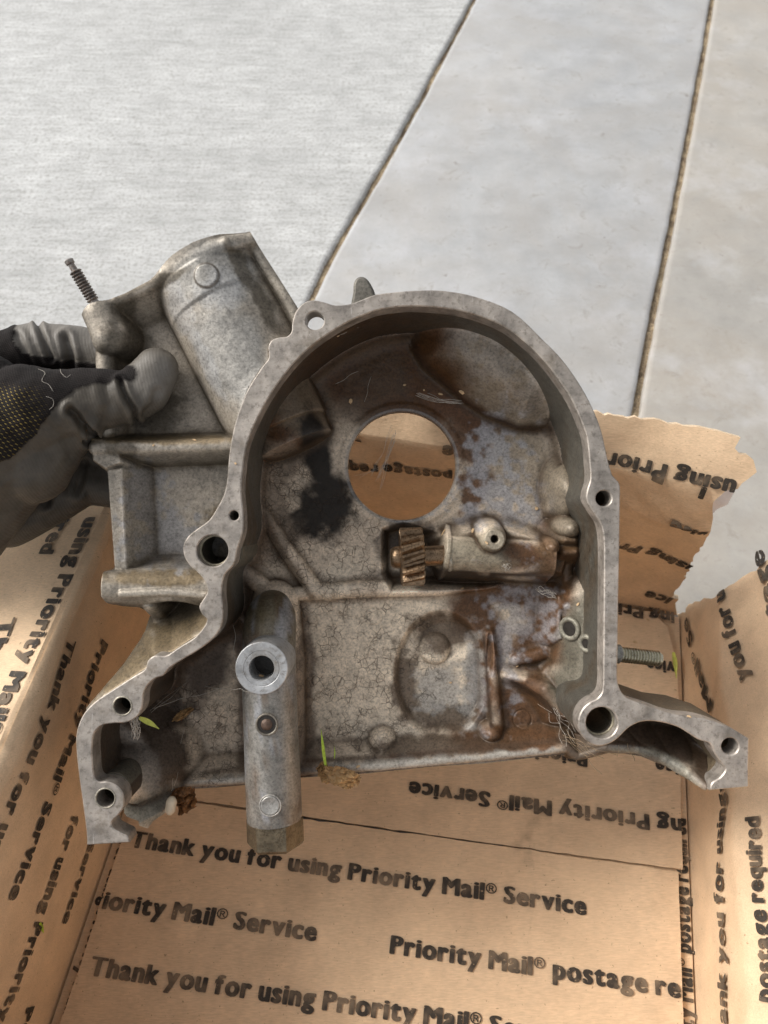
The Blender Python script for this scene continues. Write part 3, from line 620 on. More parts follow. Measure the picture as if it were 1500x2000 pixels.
def lathe(name, a, b, prof, n=28, parent=cover, mat=None, col=None, msk=(.4, 0, .6), amt=.25, sharp=35, label=None):
    """prof: (distance along a->b, radius); casting units"""
    d = (b - a) / np.linalg.norm(b - a); u, v = frame_of(d); V, F = [], []
    for (s, r) in prof:
        for k in range(n):
            t = 2 * math.pi * k / n; V.append(a + d * s + r * (math.cos(t) * u + math.sin(t) * v))
    for i in range(len(prof) - 1):
        for k in range(n): F.append((i*n+k, i*n+(k+1) % n, (i+1)*n+(k+1) % n, (i+1)*n+k))
    F.append(tuple(range(n))[::-1]); F.append(tuple((len(prof)-1)*n+k for k in range(n)))
    me = fix(mesh(name, to_m(np.array(V)), F, True), sharp)
    if col is not None: paint(me, col, msk, amt=amt)
    o = link(name, me, mat or M_CAST, parent)
    if label: o['label'] = label
    return o
def thread(s0, s1, pitch, ro, ri):
    p = []; s = s0
    while s < s1: p += [(s, ri), (s + pitch * .38, ro), (s + pitch * .58, ro), (s + pitch * .96, ri)]; s += pitch
    return p
M_ZINC = mat_simple('zinc_plated_steel', (.62, .59, .47), .95, .30, .2, (400, 2500), .0001, (.12, .09, .05), .5)
M_STEEL = mat_simple('rusty_steel', (.26, .24, .22), .85, .42, .4, (300, 1500), .0003, (.14, .055, .02), .8)
M_BRONZE = mat_simple('oily_bronze', (.27, .185, .115), .92, .33, .45, (260, 1400), .0003, (.05, .028, .014), .8)
M_BRASS = mat_simple('dull_brass', (.17, .14, .095), .75, .45, .4, (260, 1100), .0004, (.07, .05, .03), .7)
M_RBALL = mat_simple('rusty_ball', (.11, .07, .05), .3, .5, .4)
M_DARK = mat_simple('dark_bore_shade', (.02, .016, .012), 0, .35, .4)

# oil passage: a tube that lies across the lower left of the pan
sp = [L3(536, 1178, 232), L3(533, 1186, 205), L3(530, 1200, 178), L3(527, 1225, 152), L3(525, 1260, 134), L3(526, 1330, 122), L3(529, 1420, 119), L3(533, 1520, 118), L3(536, 1592, 118), L3(536.3, 1598, 118), L3(536.4, 1600, 118)]
V, F = tube_geo(catmull(np.array(sp), 4, False), np.interp(np.linspace(0, 10, 41), range(11), [22, 42, 53, 57, 57, 57, 57, 58, 58, 57.5, 53]), 48)
me = fix(mesh('oil_tube', to_m(np.array(V)), F)); paint(me, (.30, .285, .255), (.45, 0, .5), 4, .35)
co = np.empty(len(me.vertices) * 3, np.float32); me.vertices.foreach_get('co', co); co = co.reshape(-1, 3) / U
f = fbm(co[:, 0] / 30, co[:, 1] / 30, 81); cc = np.tile(np.array([.27, .255, .23]), (len(co), 1)) * (.7 + .6 * fbm(co[:, 0] / 8, co[:, 1] / 8, 82))[:, None]
yy = -co[:, 1]
cc = lay(cc, sstep(330, 220, yy) * (.5 + f), (.16, .13, .08)); cc = lay(cc, sstep(560, 620, yy) * sstep(.35, .6, f) * .5, (.12, .1, .08))
cc = lay(cc, sstep(.55, .7, fbm(co[:, 0] / 22, co[:, 1] / 30, 83)) * .55, (.17, .11, .07)); cc = lay(cc, sstep(.52, .68, fbm(co[:, 0] / 16, co[:, 1] / 60, 84)) * .6, (.38, .39, .42))
me.attributes.remove(me.attributes['col']); set_attr(me, 'col', cc)
tube_o = link('oil_tube', me, M_CAST, cover)
# small side port with a steel ball and a pressed plug on the tube
def torus(name, c, d, R_, r_, parent, mat, col=None, msk=(.4, 0, .5), n=32, k=8):
    d = d / np.linalg.norm(d); u, v = frame_of(d); V, F = [], []
    for i in range(n):
        t = 2*math.pi*i/n; e = math.cos(t)*u + math.sin(t)*v
        for j in range(k): q = 2*math.pi*j/k; V.append(c + e*(R_ + r_*math.cos(q)) + d*r_*math.sin(q))
    for i in range(n):
        for j in range(k): F.append((i*k+j, ((i+1) % n)*k+j, ((i+1) % n)*k+(j+1) % k, i*k+(j+1) % k))
    me = fix(mesh(name, to_m(np.array(V)), F), 80)
    if col is not None: paint(me, col, msk)
    return link(name, me, mat, parent)
zc = np.array([0, 0, 1.])
pc = L3(521, 1415, 59); lathe('port_dark_disc', pc + zc * -14, pc + zc * 2.2, [(0, 19), (14, 19), (15, 18), (15.4, 2)], 28, cover, M_DARK)
torus('port_rim', pc + zc * .2, zc, 21, 2.6, cover, M_CAST, (.2, .18, .15))
lathe('port_ball', pc + zc * -6, pc + zc * 6, [(0, 2), (1, 6), (3, 10), (6, 12.5), (8.4, 11), (10.4, 7.5), (11.4, 4), (11.8, .5)], 20, cover, M_RBALL)
pc = L3(528, 1573, 60); lathe('pressed_plug', pc + zc * -10, pc + zc * 4, [(0, 19.5), (12, 19.5), (13.5, 18), (13.6, 16.5), (12.8, 15), (12.8, .5)], 32, cover, None, (.33, .32, .30), (.4, 0, .6))
torus('plug_rim', pc + zc * 1.2, zc, 21.5, 1.6, cover, M_CAST, (.42, .40, .37))
# turned boss with a bright washer face
c0 = L3(511, 1305.5, 0); 
lathe('turned_boss', c0 + zc * -118, c0, [(0, 53), (30, 52), (116.5, 51.5), (118, 50), (118, 36), (117.2, 35), (117.2, 34), (118, 33.5), (118, 25.5), (116.5, 24.5), (40, 24)], 56, cover, M_FACE, (.40, .405, .41), (.35, 0, .75), .12)
lathe('bore_shadow', c0 + zc * -66, c0 + zc * -58, [(0, 24.2), (6, 24.2), (6.2, .5)], 28, cover, M_DARK)
# hexagonal plug at the foot of the tube
a, b = L3(536.4, 1597, 118), L3(538.5, 1652, 118)
hexp = [(0, 57), (2, 60), (50, 60), (56, 56), (57, 40)]
lathe('hex_plug', a, b, hexp, 6, cover, M_BRASS, sharp=20)

# shaft with the helical gear
ga, gb = L3(762, 1089, 186), L3(884, 1084, 190); gd = (gb - ga) / np.linalg.norm(gb - ga); u, v = frame_of(gd)
lathe('gear_shaft', ga, gb, [(0, 14), (2, 19), (9, 24), (16, 25), (17, 25), (60, 25), (62, 24), (64, 22.5), (140, 22.5)], 32, cover, M_BRONZE)
NT = 15; K = 8; V, F = [], []; rows = [(22, 0), (24, 1), (44, 1), (64, 1), (70, 1), (73, 0)]
for (s, full) in rows:
    for i in range(NT):
        for j in range(K):
            t = 2 * math.pi * (i + j / K) / NT + s * .0048; ph = j / K; tooth = 1 if ph < .34 else 0; ramp_ = [1, 1, 1, .55, 0, 0, 0, .55][j]
            r = (52 + 12.5 * ramp_) if full else (49 + 11 * ramp_); V.append(ga + gd * s + r * (math.cos(t) * u + math.sin(t) * v))
nn = NT * K
for i in range(len(rows) - 1):
    for k in range(nn): F.append((i*nn+k, i*nn+(k+1) % nn, (i+1)*nn+(k+1) % nn, (i+1)*nn+k))
F.append(tuple(range(nn))[::-1]); F.append(tuple((len(rows)-1)*nn+k for k in range(nn)))
link('helical_gear', fix(mesh('helical_gear', to_m(np.array(V)), F), 25), M_BRONZE, cover, label='bronze toothed gear on the short shaft')
torus('housing_mouth', L3(877, 1083, 190), gd, 33, 5, cover, M_CAST, (.38, .355, .30))

for (px, py, h, R_, r_) in ((1113, 1228, 176, 21, 6), (1146, 1257, 122, 15, 6)):
    nv = np.array([-.72, .08, .69]); c_ = L3(px, py, h); torus('lug_eye', c_, nv, R_, r_, cover, M_CAST, (.24, .225, .18), (.3, 0, .3)); nv = nv / np.linalg.norm(nv)
    lathe('lug_dark_disc', c_ - nv * 8, c_ + nv * 2.5, [(0, R_), (10, R_), (10.4, .5)], 24, cover, M_DARK)
# studs
a, b = L3(190, 600, 60), L3(133, 507, 40); L_ = np.linalg.norm(b - a)
lathe('long_stud', a, b, [(0, 12)] + thread(14, L_ - 28, 6.1, 12.5, 9) + [(L_ - 27, 7), (L_ - 10, 6.5), (L_ - 9.5, 9), (L_ - 2, 9.5), (L_, 7)], 20, cover, M_STEEL, label='thin steel stud with a small capped tip')
a, b = L3(1200, 1277, 95), L3(1291, 1287, 110); L_ = np.linalg.norm(b - a)
lathe('short_stud', a, b, [(0, 15)] + thread(10, L_ - 6, 6.4, 16.3, 13) + [(L_ - 2, 13), (L_, 11)], 24, cover, M_ZINC, label='yellowish zinc stud pointing to the right')
lathe('stud_collar', L3(1196, 1276, 95), L3(1213, 1278, 97), [(0, 20), (14, 20), (16, 17)], 20, cover, None, (.3, .29, .26))
tb = GP([(688,604),(690,570),(691,553),(697,543),(707,540),(717,545),(726,558),(732,572),(738,604)], 55)
link('locating_tab', extrude_poly(catmull(tb, 3), [], -52, -110, 5, 12, (.15, .14, .12), (.25, 0, .3), 'locating_tab', .5), M_CAST, cover)
# counterbores inside the two big holes
for px, py, r in [(415, 1076, 31), (1175.5, 1412, 31)]:
    cx, cy = G(px, py); torus('counterbore', np.array([cx, cy, -26.]), zc, r - 1, 3.2, cover, M_CAST, (.30, .27, .20))
for px, py, r in [(239, 1379, 17), (206, 1559, 18)]:
    cx, cy = G(px, py); torus('dowel_ring', np.array([cx, cy, -.5]), zc, r + 1.2, 1.8, cover, M_CAST, (.36, .33, .27))

# ------------------------------------------------------------------ the cardboard box
BA = math.radians(9.8); E1 = np.array([math.cos(BA), -math.sin(BA), 0]); E2 = np.array([math.sin(BA), math.cos(BA), 0]); E3 = np.array([0, 0, 1.])
BU0, BU1, BV0, BV1, BH_ = -.160, .1515, -.07, .243, .147
box = bpy.data.objects.new('cardboard_box', None); SC.collection.objects.link(box)
box.location = E1 * (BU0 + BU1) / 2 + E2 * (BV0 + BV1) / 2; box['label'] = 'open brown mailing box with torn corner and printed thank-you text inside'; box['category'] = 'cardboard box'
BOXL = np.array(box.location)
class Sheet:
    """developable sheet: swept along U, bent along a profile of (out, up) points; inside faces the lens"""
    def __init__(s, org, Ud, outd, prof, disp=None, upd=E3):
        s.o = org; s.U = Ud; s.out = outd; s.pr = np.asarray(prof, float); s.up = upd; s.disp = disp
        d = np.linalg.norm(np.diff(s.pr, axis=0), axis=1); s.L = np.concatenate([[0], np.cumsum(d)])
    def at(s, a, w, off=0., disp=True):
        a = np.asarray(a, float); w = np.asarray(w, float)
        x = np.interp(w, s.L, s.pr[:, 0]); y = np.interp(w, s.L, s.pr[:, 1])
        # straight continuation beyond the ends
        i = np.clip(np.searchsorted(s.L, w) - 1, 0, len(s.L) - 2); t = (s.pr[i + 1] - s.pr[i]) / (s.L[i + 1] - s.L[i])[:, None]
        ex = np.where(w > s.L[-1], w - s.L[-1], np.where(w < 0, w, 0)); x = x + ex * t[:, 0]; y = y + ex * t[:, 1]
        nx, ny = -t[:, 1], t[:, 0]                                    # towards the inside
        dd = off + (s.disp(a, w) if (s.disp and disp) else 0.)
        return s.o + a[:, None] * s.U + (x + nx * dd)[:, None] * s.out + (y + ny * dd)[:, None] * s.up
    def px(s, px, py):
        """pixel -> (a, w) on the undisplaced sheet"""
        best = None
        for i in range(len(s.pr) - 1):
            t = (s.pr[i + 1] - s.pr[i]); L = np.linalg.norm(t); t = t / L; T = s.out * t[0] + s.up * t[1]; n = np.cross(s.U, T)
            o = s.o + s.pr[i][0] * s.out + s.pr[i][1] * s.up; p = hit(px, py, n, o) - o; w = p @ T; a = p @ s.U
            over = max(0, -w if i > 0 else 0, (w - L) if i < len(s.pr) - 2 else 0)
            if best is None or over < best[0]: best = (over, a, s.L[i] + w)
        return best[1], best[2]
def sheet_mesh(name, sh, outline, thick=.003, step=.005, ragged=0., parent=None, mat=None, seed=0, holes=()):
    """cardboard of real thickness cut to an outline given in (a, w)"""
    O = [np.asarray(outline, float)]
    out = []
    P = O[0]
    for i in range(len(P)):
        a, b = P[i], P[(i + 1) % len(P)]; k = max(1, int(np.linalg.norm(b - a) / (step * .6)))
        for j in range(k): out.append(a + (b - a) * j / k)
    P = np.array(out)
    if ragged: P = P + ragged * np.stack([fbm(P[:, 0] * 300, P[:, 1] * 300, seed, 3) - .5, fbm(P[:, 0] * 300 + 40, P[:, 1] * 300, seed, 3) - .5], 1) * 2
    lo, hi = P.min(0), P.max(0); gx, gy = np.meshgrid(np.arange(lo[0], hi[0], step), np.unique(np.concatenate([np.arange(lo[1], hi[1], step), sh.L]))); Q = np.stack([gx.ravel(), gy.ravel()], 1)
    Q = Q[pip(Q, P)]; 
    if len(Q): Q = Q[seg_near(Q, P)[0] > step * .35]
    al = np.concatenate([P, Q]); n = len(P)
    r = delaunay_2d_cdt([Vector(p * 100) for p in al], [(i, (i + 1) % n) for i in range(n)], [], 0, 1e-6)
    V2 = np.array([tuple(v) for v in r[0]]) / 100; T = np.array([f for f in r[2] if len(f) == 3]); T = T[pip(V2[T].mean(1), P)]
    m = len(V2); A = sh.at(V2[:, 0], V2[:, 1]); B = sh.at(V2[:, 0], V2[:, 1], -thick); F = []
    for f in T:
        q = V2[f]; cr = (q[1]-q[0])[0]*(q[2]-q[0])[1]-(q[1]-q[0])[1]*(q[2]-q[0])[0]; f = f if cr > 0 else f[::-1]
        F.append(tuple(f)); F.append(tuple(f[::-1] + m))
    cnt = {}
    for f in F[::2]:
        for k in range(3):
            e = (f[k], f[(k + 1) % 3]); 
            if (e[1], e[0]) in cnt: del cnt[(e[1], e[0])]
            else: cnt[e] = 1
    for (i, j) in cnt: F.append((j, i, i + m, j + m))
    me = fix(mesh(name, np.concatenate([A, B]) - BOXL, F), 50)
    o = link(name, me, [mat or M_CARD, M_EDGE if mat is None else mat], parent)
    k = np.zeros(len(me.polygons), np.int32); k[2 * len(T):] = 1; me.polygons.foreach_set('material_index', k); return o
TXT = {}; GLY = {}
def glyph(ch):
    """letter outline from the built-in font, thickened to a heavy grotesque; returns polygons and its width"""
    if ch in GLY: return GLY[ch]
    cu = bpy.data.curves.new('t', 'FONT'); cu.body = ch; cu.resolution_u = 3
    o = bpy.data.objects.new('t', cu); SC.collection.objects.link(o); bpy.context.view_layer.update()
    me = bpy.data.meshes.new_from_object(o.evaluated_get(bpy.context.evaluated_depsgraph_get())); bpy.data.objects.remove(o)
    v = np.array([(x.co[0], x.co[1]) for x in me.vertices]); cnt = {}
    for p in me.polygons:
        for k in p.edge_keys: cnt[k] = cnt.get(k, 0) + 1
    E_ = np.array([k for k, c in cnt.items() if c == 1])
    small = ch == '®'
    dx, dy = (.012, .012) if small else (.058, .034); st = .028
    lo, hi = v.min(0) - .1, v.max(0) + .1; xs = np.arange(lo[0], hi[0], st); ys = np.arange(lo[1], hi[1], st); gx, gy = np.meshgrid(xs, ys)
    P = np.stack([gx.ravel(), gy.ravel()], 1); rt = dx / dy; S_ = np.array([1, rt]); d = np.full(len(P), 1e9)
    for a, b in E_:
        A_, B_ = v[a] * S_, v[b] * S_; ab = B_ - A_; t = np.clip(((P * S_ - A_) @ ab) / (ab @ ab + 1e-12), 0, 1); d = np.minimum(d, np.sqrt(((P * S_ - A_ - t[:, None] * ab) ** 2).sum(1)))
    ins = np.zeros(len(P), bool)
    for a, b in E_:
        x1, y1 = v[a]; x2, y2 = v[b]
        if y1 == y2: continue
        ins ^= ((y1 > P[:, 1]) != (y2 > P[:, 1])) & (P[:, 0] < (x2 - x1) * (P[:, 1] - y1) / (y2 - y1) + x1)
    f = (np.where(ins, -d, d) - dx).reshape(gx.shape); polys = []
    for i in range(len(ys) - 1):
        for j in range(len(xs) - 1):
            c4 = [(xs[j], ys[i], f[i, j]), (xs[j+1], ys[i], f[i, j+1]), (xs[j+1], ys[i+1], f[i+1, j+1]), (xs[j], ys[i+1], f[i+1, j])]
            if all(c[2] > 0 for c in c4): continue
            out = []
            for k in range(4):
                a, b = c4[k], c4[(k+1) % 4]
                if a[2] <= 0: out.append(a[:2])
                if (a[2] <= 0) != (b[2] <= 0): t = a[2] / (a[2] - b[2]); out.append((a[0] + (b[0]-a[0])*t, a[1] + (b[1]-a[1])*t))
            if len(out) > 2: polys.append(out)
    q = np.array([p for pl in polys for p in pl]); x0, x1 = q[:, 0].min(), q[:, 0].max(); k = .62 if small else 1.; yo = .30 if small else 0
    ym = lambda y: y if small or y <= 0 else (y * 1.14 if y < .5 else .57 + (y - .5) * .73)
    polys = [[((p[0] - x0) * k, ym(p[1]) * k + yo) for p in pl] for pl in polys]; GLY[ch] = (polys, (x1 - x0) * k); return GLY[ch]
def text_verts(s):
    if s not in TXT:
        V, F = [], []; x = 0.
        for ch in s:
            if ch == ' ': x += .25; continue
            pl, w = glyph(ch); 
            for p in pl: F.append(tuple(range(len(V), len(V) + len(p)))); V += [(a + x, b, 0) for a, b in p]
            x += w + .036
        me = bpy.data.meshes.new('t'); me.from_pydata(V, [], F); me.update()
        import bmesh
        bm = bmesh.new(); bm.from_mesh(me); bmesh.ops.remove_doubles(bm, verts=bm.verts, dist=.0008); bm.to_mesh(me); bm.free()
        TXT[s] = (me, 0., x - .042)
    return TXT[s]
def print_text(s, sh, p0, p1, cap=.0083, parent=None, clip=None, seed=0, full=None, lift=.0007):
    """baseline from pixel p0 to pixel p1 on sheet sh; 'full' = part of the string that p0..p1 spans"""
    import bmesh
    a = np.array(sh.px(*p0)); b = np.array(sh.px(*p1)); me, x0, x1 = text_verts(s)
    if full is not None: _, f0, f1 = text_verts(full); span = f1
    else: span = x1
    d = b - a; L = np.linalg.norm(d); d /= L; n = np.array([-d[1], d[0]]); sx = L / span; sy = cap / .76
    bm = bmesh.new(); bm.from_mesh(me)
    for v in bm.verts:
        q = a + d * v.co.x * sx + n * v.co.y * sy; v.co = (q[0], q[1], 0)
    for (cx, cy, nx, ny) in (clip or []):
        bmesh.ops.bisect_plane(bm, geom=bm.verts[:] + bm.edges[:] + bm.faces[:], plane_co=(cx, cy, 0), plane_no=(nx, ny, 0), clear_outer=True)
    if not bm.verts: bm.free(); return
    if sh.disp or len(sh.pr) > 2:
        for l in sh.L[1:-1]: bmesh.ops.bisect_plane(bm, geom=bm.verts[:] + bm.edges[:] + bm.faces[:], plane_co=(0, l, 0), plane_no=(0, 1, 0))
        for _ in range(3):
            es = [e for e in bm.edges if e.calc_length() > .0026]
            if not es: break
            bmesh.ops.subdivide_edges(bm, edges=es, cuts=1)
        bmesh.ops.triangulate(bm, faces=bm.faces)
    q = np.array([tuple(v.co) for v in bm.verts]); w = sh.at(q[:, 0], q[:, 1], lift) - BOXL
    for v, c in zip(bm.verts, w): v.co = c
    m2 = bpy.data.meshes.new('printed_text'); bm.to_mesh(m2); bm.free(); link('printed_text', m2, M_INK, parent)

def wob(a, w, s=0, A=.0016): return A * (fbm(a * 26 + 9, w * 26 + 5, s, 3) - .5) * 2
LINE = 'Thank you for using Priority Mail® Service'; POST = 'Priority Mail® postage required'
# floor: minor flaps underneath, major flaps on top
und = Sheet(E3 * .0048, E1, E2, [(0, 0), (.3, 0)], upd=E3)
class Floor(Sheet):
    pass
def floor_sheet(z, disp=None):
    s = Sheet(E3 * z, E1, E2, [(-.3, 0), (.4, 0)], disp); s.L = s.L - .3 
    s.pr = np.array([(-.3, 0.), (.4, 0.)]); s.L = np.array([-.3, .4])
    def px(x, y, s=s, z=z):
        p = hit(x, y, E3, E3 * z); return p @ E1, p @ E2
    def at(a, w, off=0., disp=True, s=s, z=z):
        a = np.asarray(a, float); w = np.asarray(w, float); dd = off + (s.disp(a, w) if s.disp else 0.)
        return a[:, None] * E1 + w[:, None] * E2 + (z + dd + a * 0)[:, None] * E3
    s.px = px; s.at = at; s.L = np.array([-.3, .4]); return s
S_un = floor_sheet(.0048); S_nf = floor_sheet(.0083, lambda a, w: wob(a, w, 3, .0005)); S_ff = floor_sheet(.0081, lambda a, w: wob(a, w, 4, .0006))
under = sheet_mesh('minor_floor_flap', S_un, [(BU0 + .001, BV0), (BU0 + .10, BV0), (BU0 + .10, BV1 - .002), (BU0 + .001, BV1 - .002)], .003, .02, parent=box)
under2 = sheet_mesh('minor_floor_flap', S_un, [(BU1 - .10, BV0), (BU1 - .001, BV0), (BU1 - .001, BV1 - .002), (BU1 - .10, BV1 - .002)], .003, .02, parent=box)
sa, sb = np.array(S_nf.px(385, 1566)), np.array(S_nf.px(1336, 1702)); sm = (sb - sa) / (sb - sa)[0]
def seam(u, o=0.): p = sa + sm * (u - sa[0]); return (u, p[1] + o)
FL0, FL1 = -.1535, .1462
near_f = sheet_mesh('near_floor_flap', S_nf, [(FL0, BV0 + .001), (FL1 - .0025, BV0 + .001), seam(FL1 - .0025, -.0007), seam(.05, -.0004), seam(-.05, -.0009), seam(FL0, -.0005)], .003, .008, .0006, box, seed=3)
far_f = sheet_mesh('far_floor_flap', S_ff, [seam(FL0, .0008), seam(0, .0003), seam(.08, .0006), seam(FL1, .0009), (FL1 + .001, .20), (FL1 - .004, BV1 - .012), (FL1 - .014, BV1 - .003), (FL0, BV1 - .003)], .003, .008, .0006, box, seed=4)
cl = [(FL0, 0, -1, 0), (FL1 - .003, 0, 1, 0)]; clf = [(FL0, 0, -1, 0), (FL1, 0, 1, 0)]
print_text(LINE, S_nf, (252, 1653), (1145, 1787), parent=near_f, clip=cl)
print_text('Priority Mail® Service', S_nf, (150, 1766), (617, 1838), parent=near_f, clip=cl)
a3 = (172, 1903); print_text(LINE, S_nf, a3, (1128, 2046), parent=near_f, clip=cl)
print_text(POST, S_nf, (760, 1861), (1478, 1972), parent=near_f, clip=cl)
print_text('using Priority Mail® Service', S_ff, (1392, 1610), (800, 1527), parent=far_f, clip=clf)
print_text(POST, S_ff, (1147, 1472), (600, 1395), parent=far_f, clip=clf)
print_text('Priority Mail® Service', S_ff, (1640, 1530), (1279, 1482), parent=far_f, clip=clf)
print_text('Priority Mail® Service', S_ff, (1560, 1330), (1262, 1287), parent=far_f, clip=clf)
print_text('using Priority Mail® Service', S_ff, (1356, 1204), (880, 1128), parent=far_f, clip=clf)
print_text('Priority Mail® postage required', S_un, (1359, 2120), (1338, 1600), .0083, under2)
print_text('for using Priority Mail® Service', S_un, (236, 1640), (70, 2150), .0083, under)
# walls
S_L = Sheet(E1 * BU0 + E3 * .002, E2, -E1, [(0, 0), (0, BH_ - .006), (.002, BH_ - .002), (.006, BH_), (.15, BH_ - .045)], lambda a, w: wob(a, w, 11, .0022) * sstep(.01, .05, w))
S_B = Sheet(E2 * BV1 + E3 * .002, E1, E2, [(0, 0), (0, BH_ - .004), (.02, BH_ + .026), (.10, BH_ + .13)], lambda a, w: (wob(a, w, 12, .0028) + wob(a * 2, w * 2, 19, .0010)) * sstep(.01, .05, w) + .0022 * np.exp(-((w - .112 - .2 * (a - .09)) / .0022) ** 2) * sstep(.05, .08, a) + .0018 * np.exp(-((w - .127 - .35 * (a - .11)) / .0018) ** 2) * sstep(.07, .09, a) - .014 * sstep(.07, .15, a) * sstep(.03, .14, w) * -1)
S_R = Sheet(E1 * BU1 + E3 * .002, -E2, E1, [(0, 0), (.002, .062), (.024, .105), (.070, .175), (.17, .22)], lambda a, w: (wob(a, w, 13, .0045) + wob(a * 2, w * 2, 17, .0012)) * sstep(.01, .05, w) + .0014 * np.exp(-((w - .106 - .10 * (a + .1)) / .0022) ** 2))
S_F = Sheet(E2 * BV0 + E3 * .002, -E1, -E2, [(0, 0), (0, BH_ - .004), (.004, BH_), (.11, BH_ - .08)])
def pxs(S, L): return [S.px(*p) for p in L]
lw = sheet_mesh('left_wall', S_L, [(BV0, 0), (BV1, 0), (BV1, BH_ + .001), (BV0, BH_ + .001)], .003, .006, 0, box)
S_LF = Sheet(E1 * BU0 + E3 * .002, E2, -E1, S_L.pr, lambda a, w: S_L.disp(a, w) - .0005)
lf = sheet_mesh('left_flap', S_LF, [(BV0 + .002, BH_ - .002), (BV1 - .03, BH_ - .002), (BV1 - .034, BH_ + .03), (BV1 - .030, BH_ + .13), (BV0 + .004, BH_ + .13)], .003, .006, .0, box, seed=8)
bo = [(BU0, 0), (BU1 - .002, .0)] + pxs(S_B, [(1318, 1180), (1322, 1172), (1310, 1168), (1330, 1140), (1341, 1110), (1352, 1075), (1372, 1040), (1380, 1020), (1385, 1000), (1392, 975), (1388, 962), (1391, 945), (1425, 938), (1448, 915), (1462, 903), (1455, 883), (1434, 870), (1424, 862), (1433, 844), (1410, 836), (1380, 830)])
wt = S_B.px(1180, 811)[1]; bo += [(.085, wt + .001), (.03, wt), (-.02, wt - .002), (BU0 + .01, wt - .004), (BU0, BH_)]
bw = sheet_mesh('back_wall', S_B, bo, .003, .005, .0018, box, seed=5)
ro = [(-BV1 + .001, 0), (-BV0, 0), (-BV0, .20), (-.02, .20), (-.10, .20)] + pxs(S_R, [(1570, 1040), (1500, 1092), (1478, 1112), (1450, 1126), (1410, 1150), (1392, 1168), (1370, 1170), (1340, 1185), (1338, 1198), (1325, 1196), (1318, 1188)])
rw = sheet_mesh('right_wall', S_R, ro, .003, .006, .0016, box, seed=6)
fw = sheet_mesh('front_wall', S_F, [(-BU1, 0), (-BU0, 0), (-BU0, BH_ + .09), (-BU1, BH_ + .09)], .003, .02, 0, box)
M_TAPE = mat_simple('white_paper_backing', (.78, .74, .74), 0, .4, .08)
tp = sheet_mesh('torn_tape', Sheet(E2 * (BV1 + .0015) + E3 * .002, E1, E2, S_B.pr, S_B.disp), pxs(S_B, [(1388, 950), (1404, 934), (1424, 946), (1410, 955), (1390, 968), (1384, 960)]), .0004, .003, .0008, bw, M_TAPE, 7)
tp['label'] = 'white tape showing at the torn edge'
cL = [(0, BH_, 0, 1)]; cF = [(0, BH_ + .002, 0, -1)]
print_text(LINE, S_L, (140, 1243), (8, 1590), parent=lw, full='Thank you for', clip=cL + [(BV0, 0, -1, 0)])
print_text('Priority Mail® Service', S_L, (201, 1248), (14, 1757), parent=lw)
print_text('for using Priority Mail® Service', S_L, (138, 1590), (6, 1965), parent=lw, full='for using Priorit', clip=[(BV0, 0, -1, 0)])
print_text('Service', S_L, (172, 1640), (117, 1803), parent=lw)
print_text('Priority Mail® Service', S_L, (52, 1968), (-20, 2190), parent=lw, full='Priority', clip=[(BV0, 0, -1, 0)])
cG = cF + [(BV1 - .036, 0, 1, 0)]
print_text('using Priority Mail® Service', S_LF, (165, 1008), (6, 1350), parent=lf, full='using Priority M', clip=cG + [(BV0, 0, -1, 0)])
print_text('required', S_LF, (150, 930), (76, 1082), parent=lf, clip=cG)
print_text(LINE, S_LF, (2, 1208), (-110, 1500), parent=lf, full='Thank you', clip=cG + [(BV0, 0, -1, 0)])
cB = [(BU0, 0, -1, 0)]
print_text('using Priority', S_B, (1427, 922), (1187, 885), parent=bw, full='using Prior')
print_text('Service', S_B, (1455, 1013), (1312, 987), parent=bw, clip=[(*S_B.px(1386, 1000), .96, -.28)])
print_text('using Priority', S_B, (1366, 1092), (1213, 1054), parent=bw, full='using Pr', clip=[(*S_B.px(1352, 1090), .96, -.28)])
print_text('required', S_B, (1010, 962), (560, 897), parent=bw, full='postage requ') if False else None
print_text(POST, S_B, (1130, 947), (600, 893), parent=bw)
print_text('Service', S_B, (1020, 893), (866, 867), parent=bw)
print_text(LINE, S_B, (705, 846), (400, 805), parent=bw, full='Thank you for')
print_text('Service', S_B, (1400, 1190), (1265, 1155), parent=bw, clip=[(*S_B.px(1318, 1168), .96, -.28)])
print_text('Thank you for using', S_R, (1429, 2085), (1419, 1549), cap=.0098, lift=.0013, parent=rw)
print_text('Mail® Se', S_R, (1396, 1375), (1345, 1205), lift=.0013, parent=rw)
print_text('Priority', S_R, (1424, 1535), (1400, 1400), lift=.0013, parent=rw)
print_text('you for u', S_R, (1466, 1325), (1412, 1150), lift=.0013, parent=rw)
print_text('postage required', S_R, (1512, 1960), (1490, 1597), lift=.0013, parent=rw)
print_text('postage', S_R, (1545, 1310), (1493, 1075), lift=.0013, parent=rw)
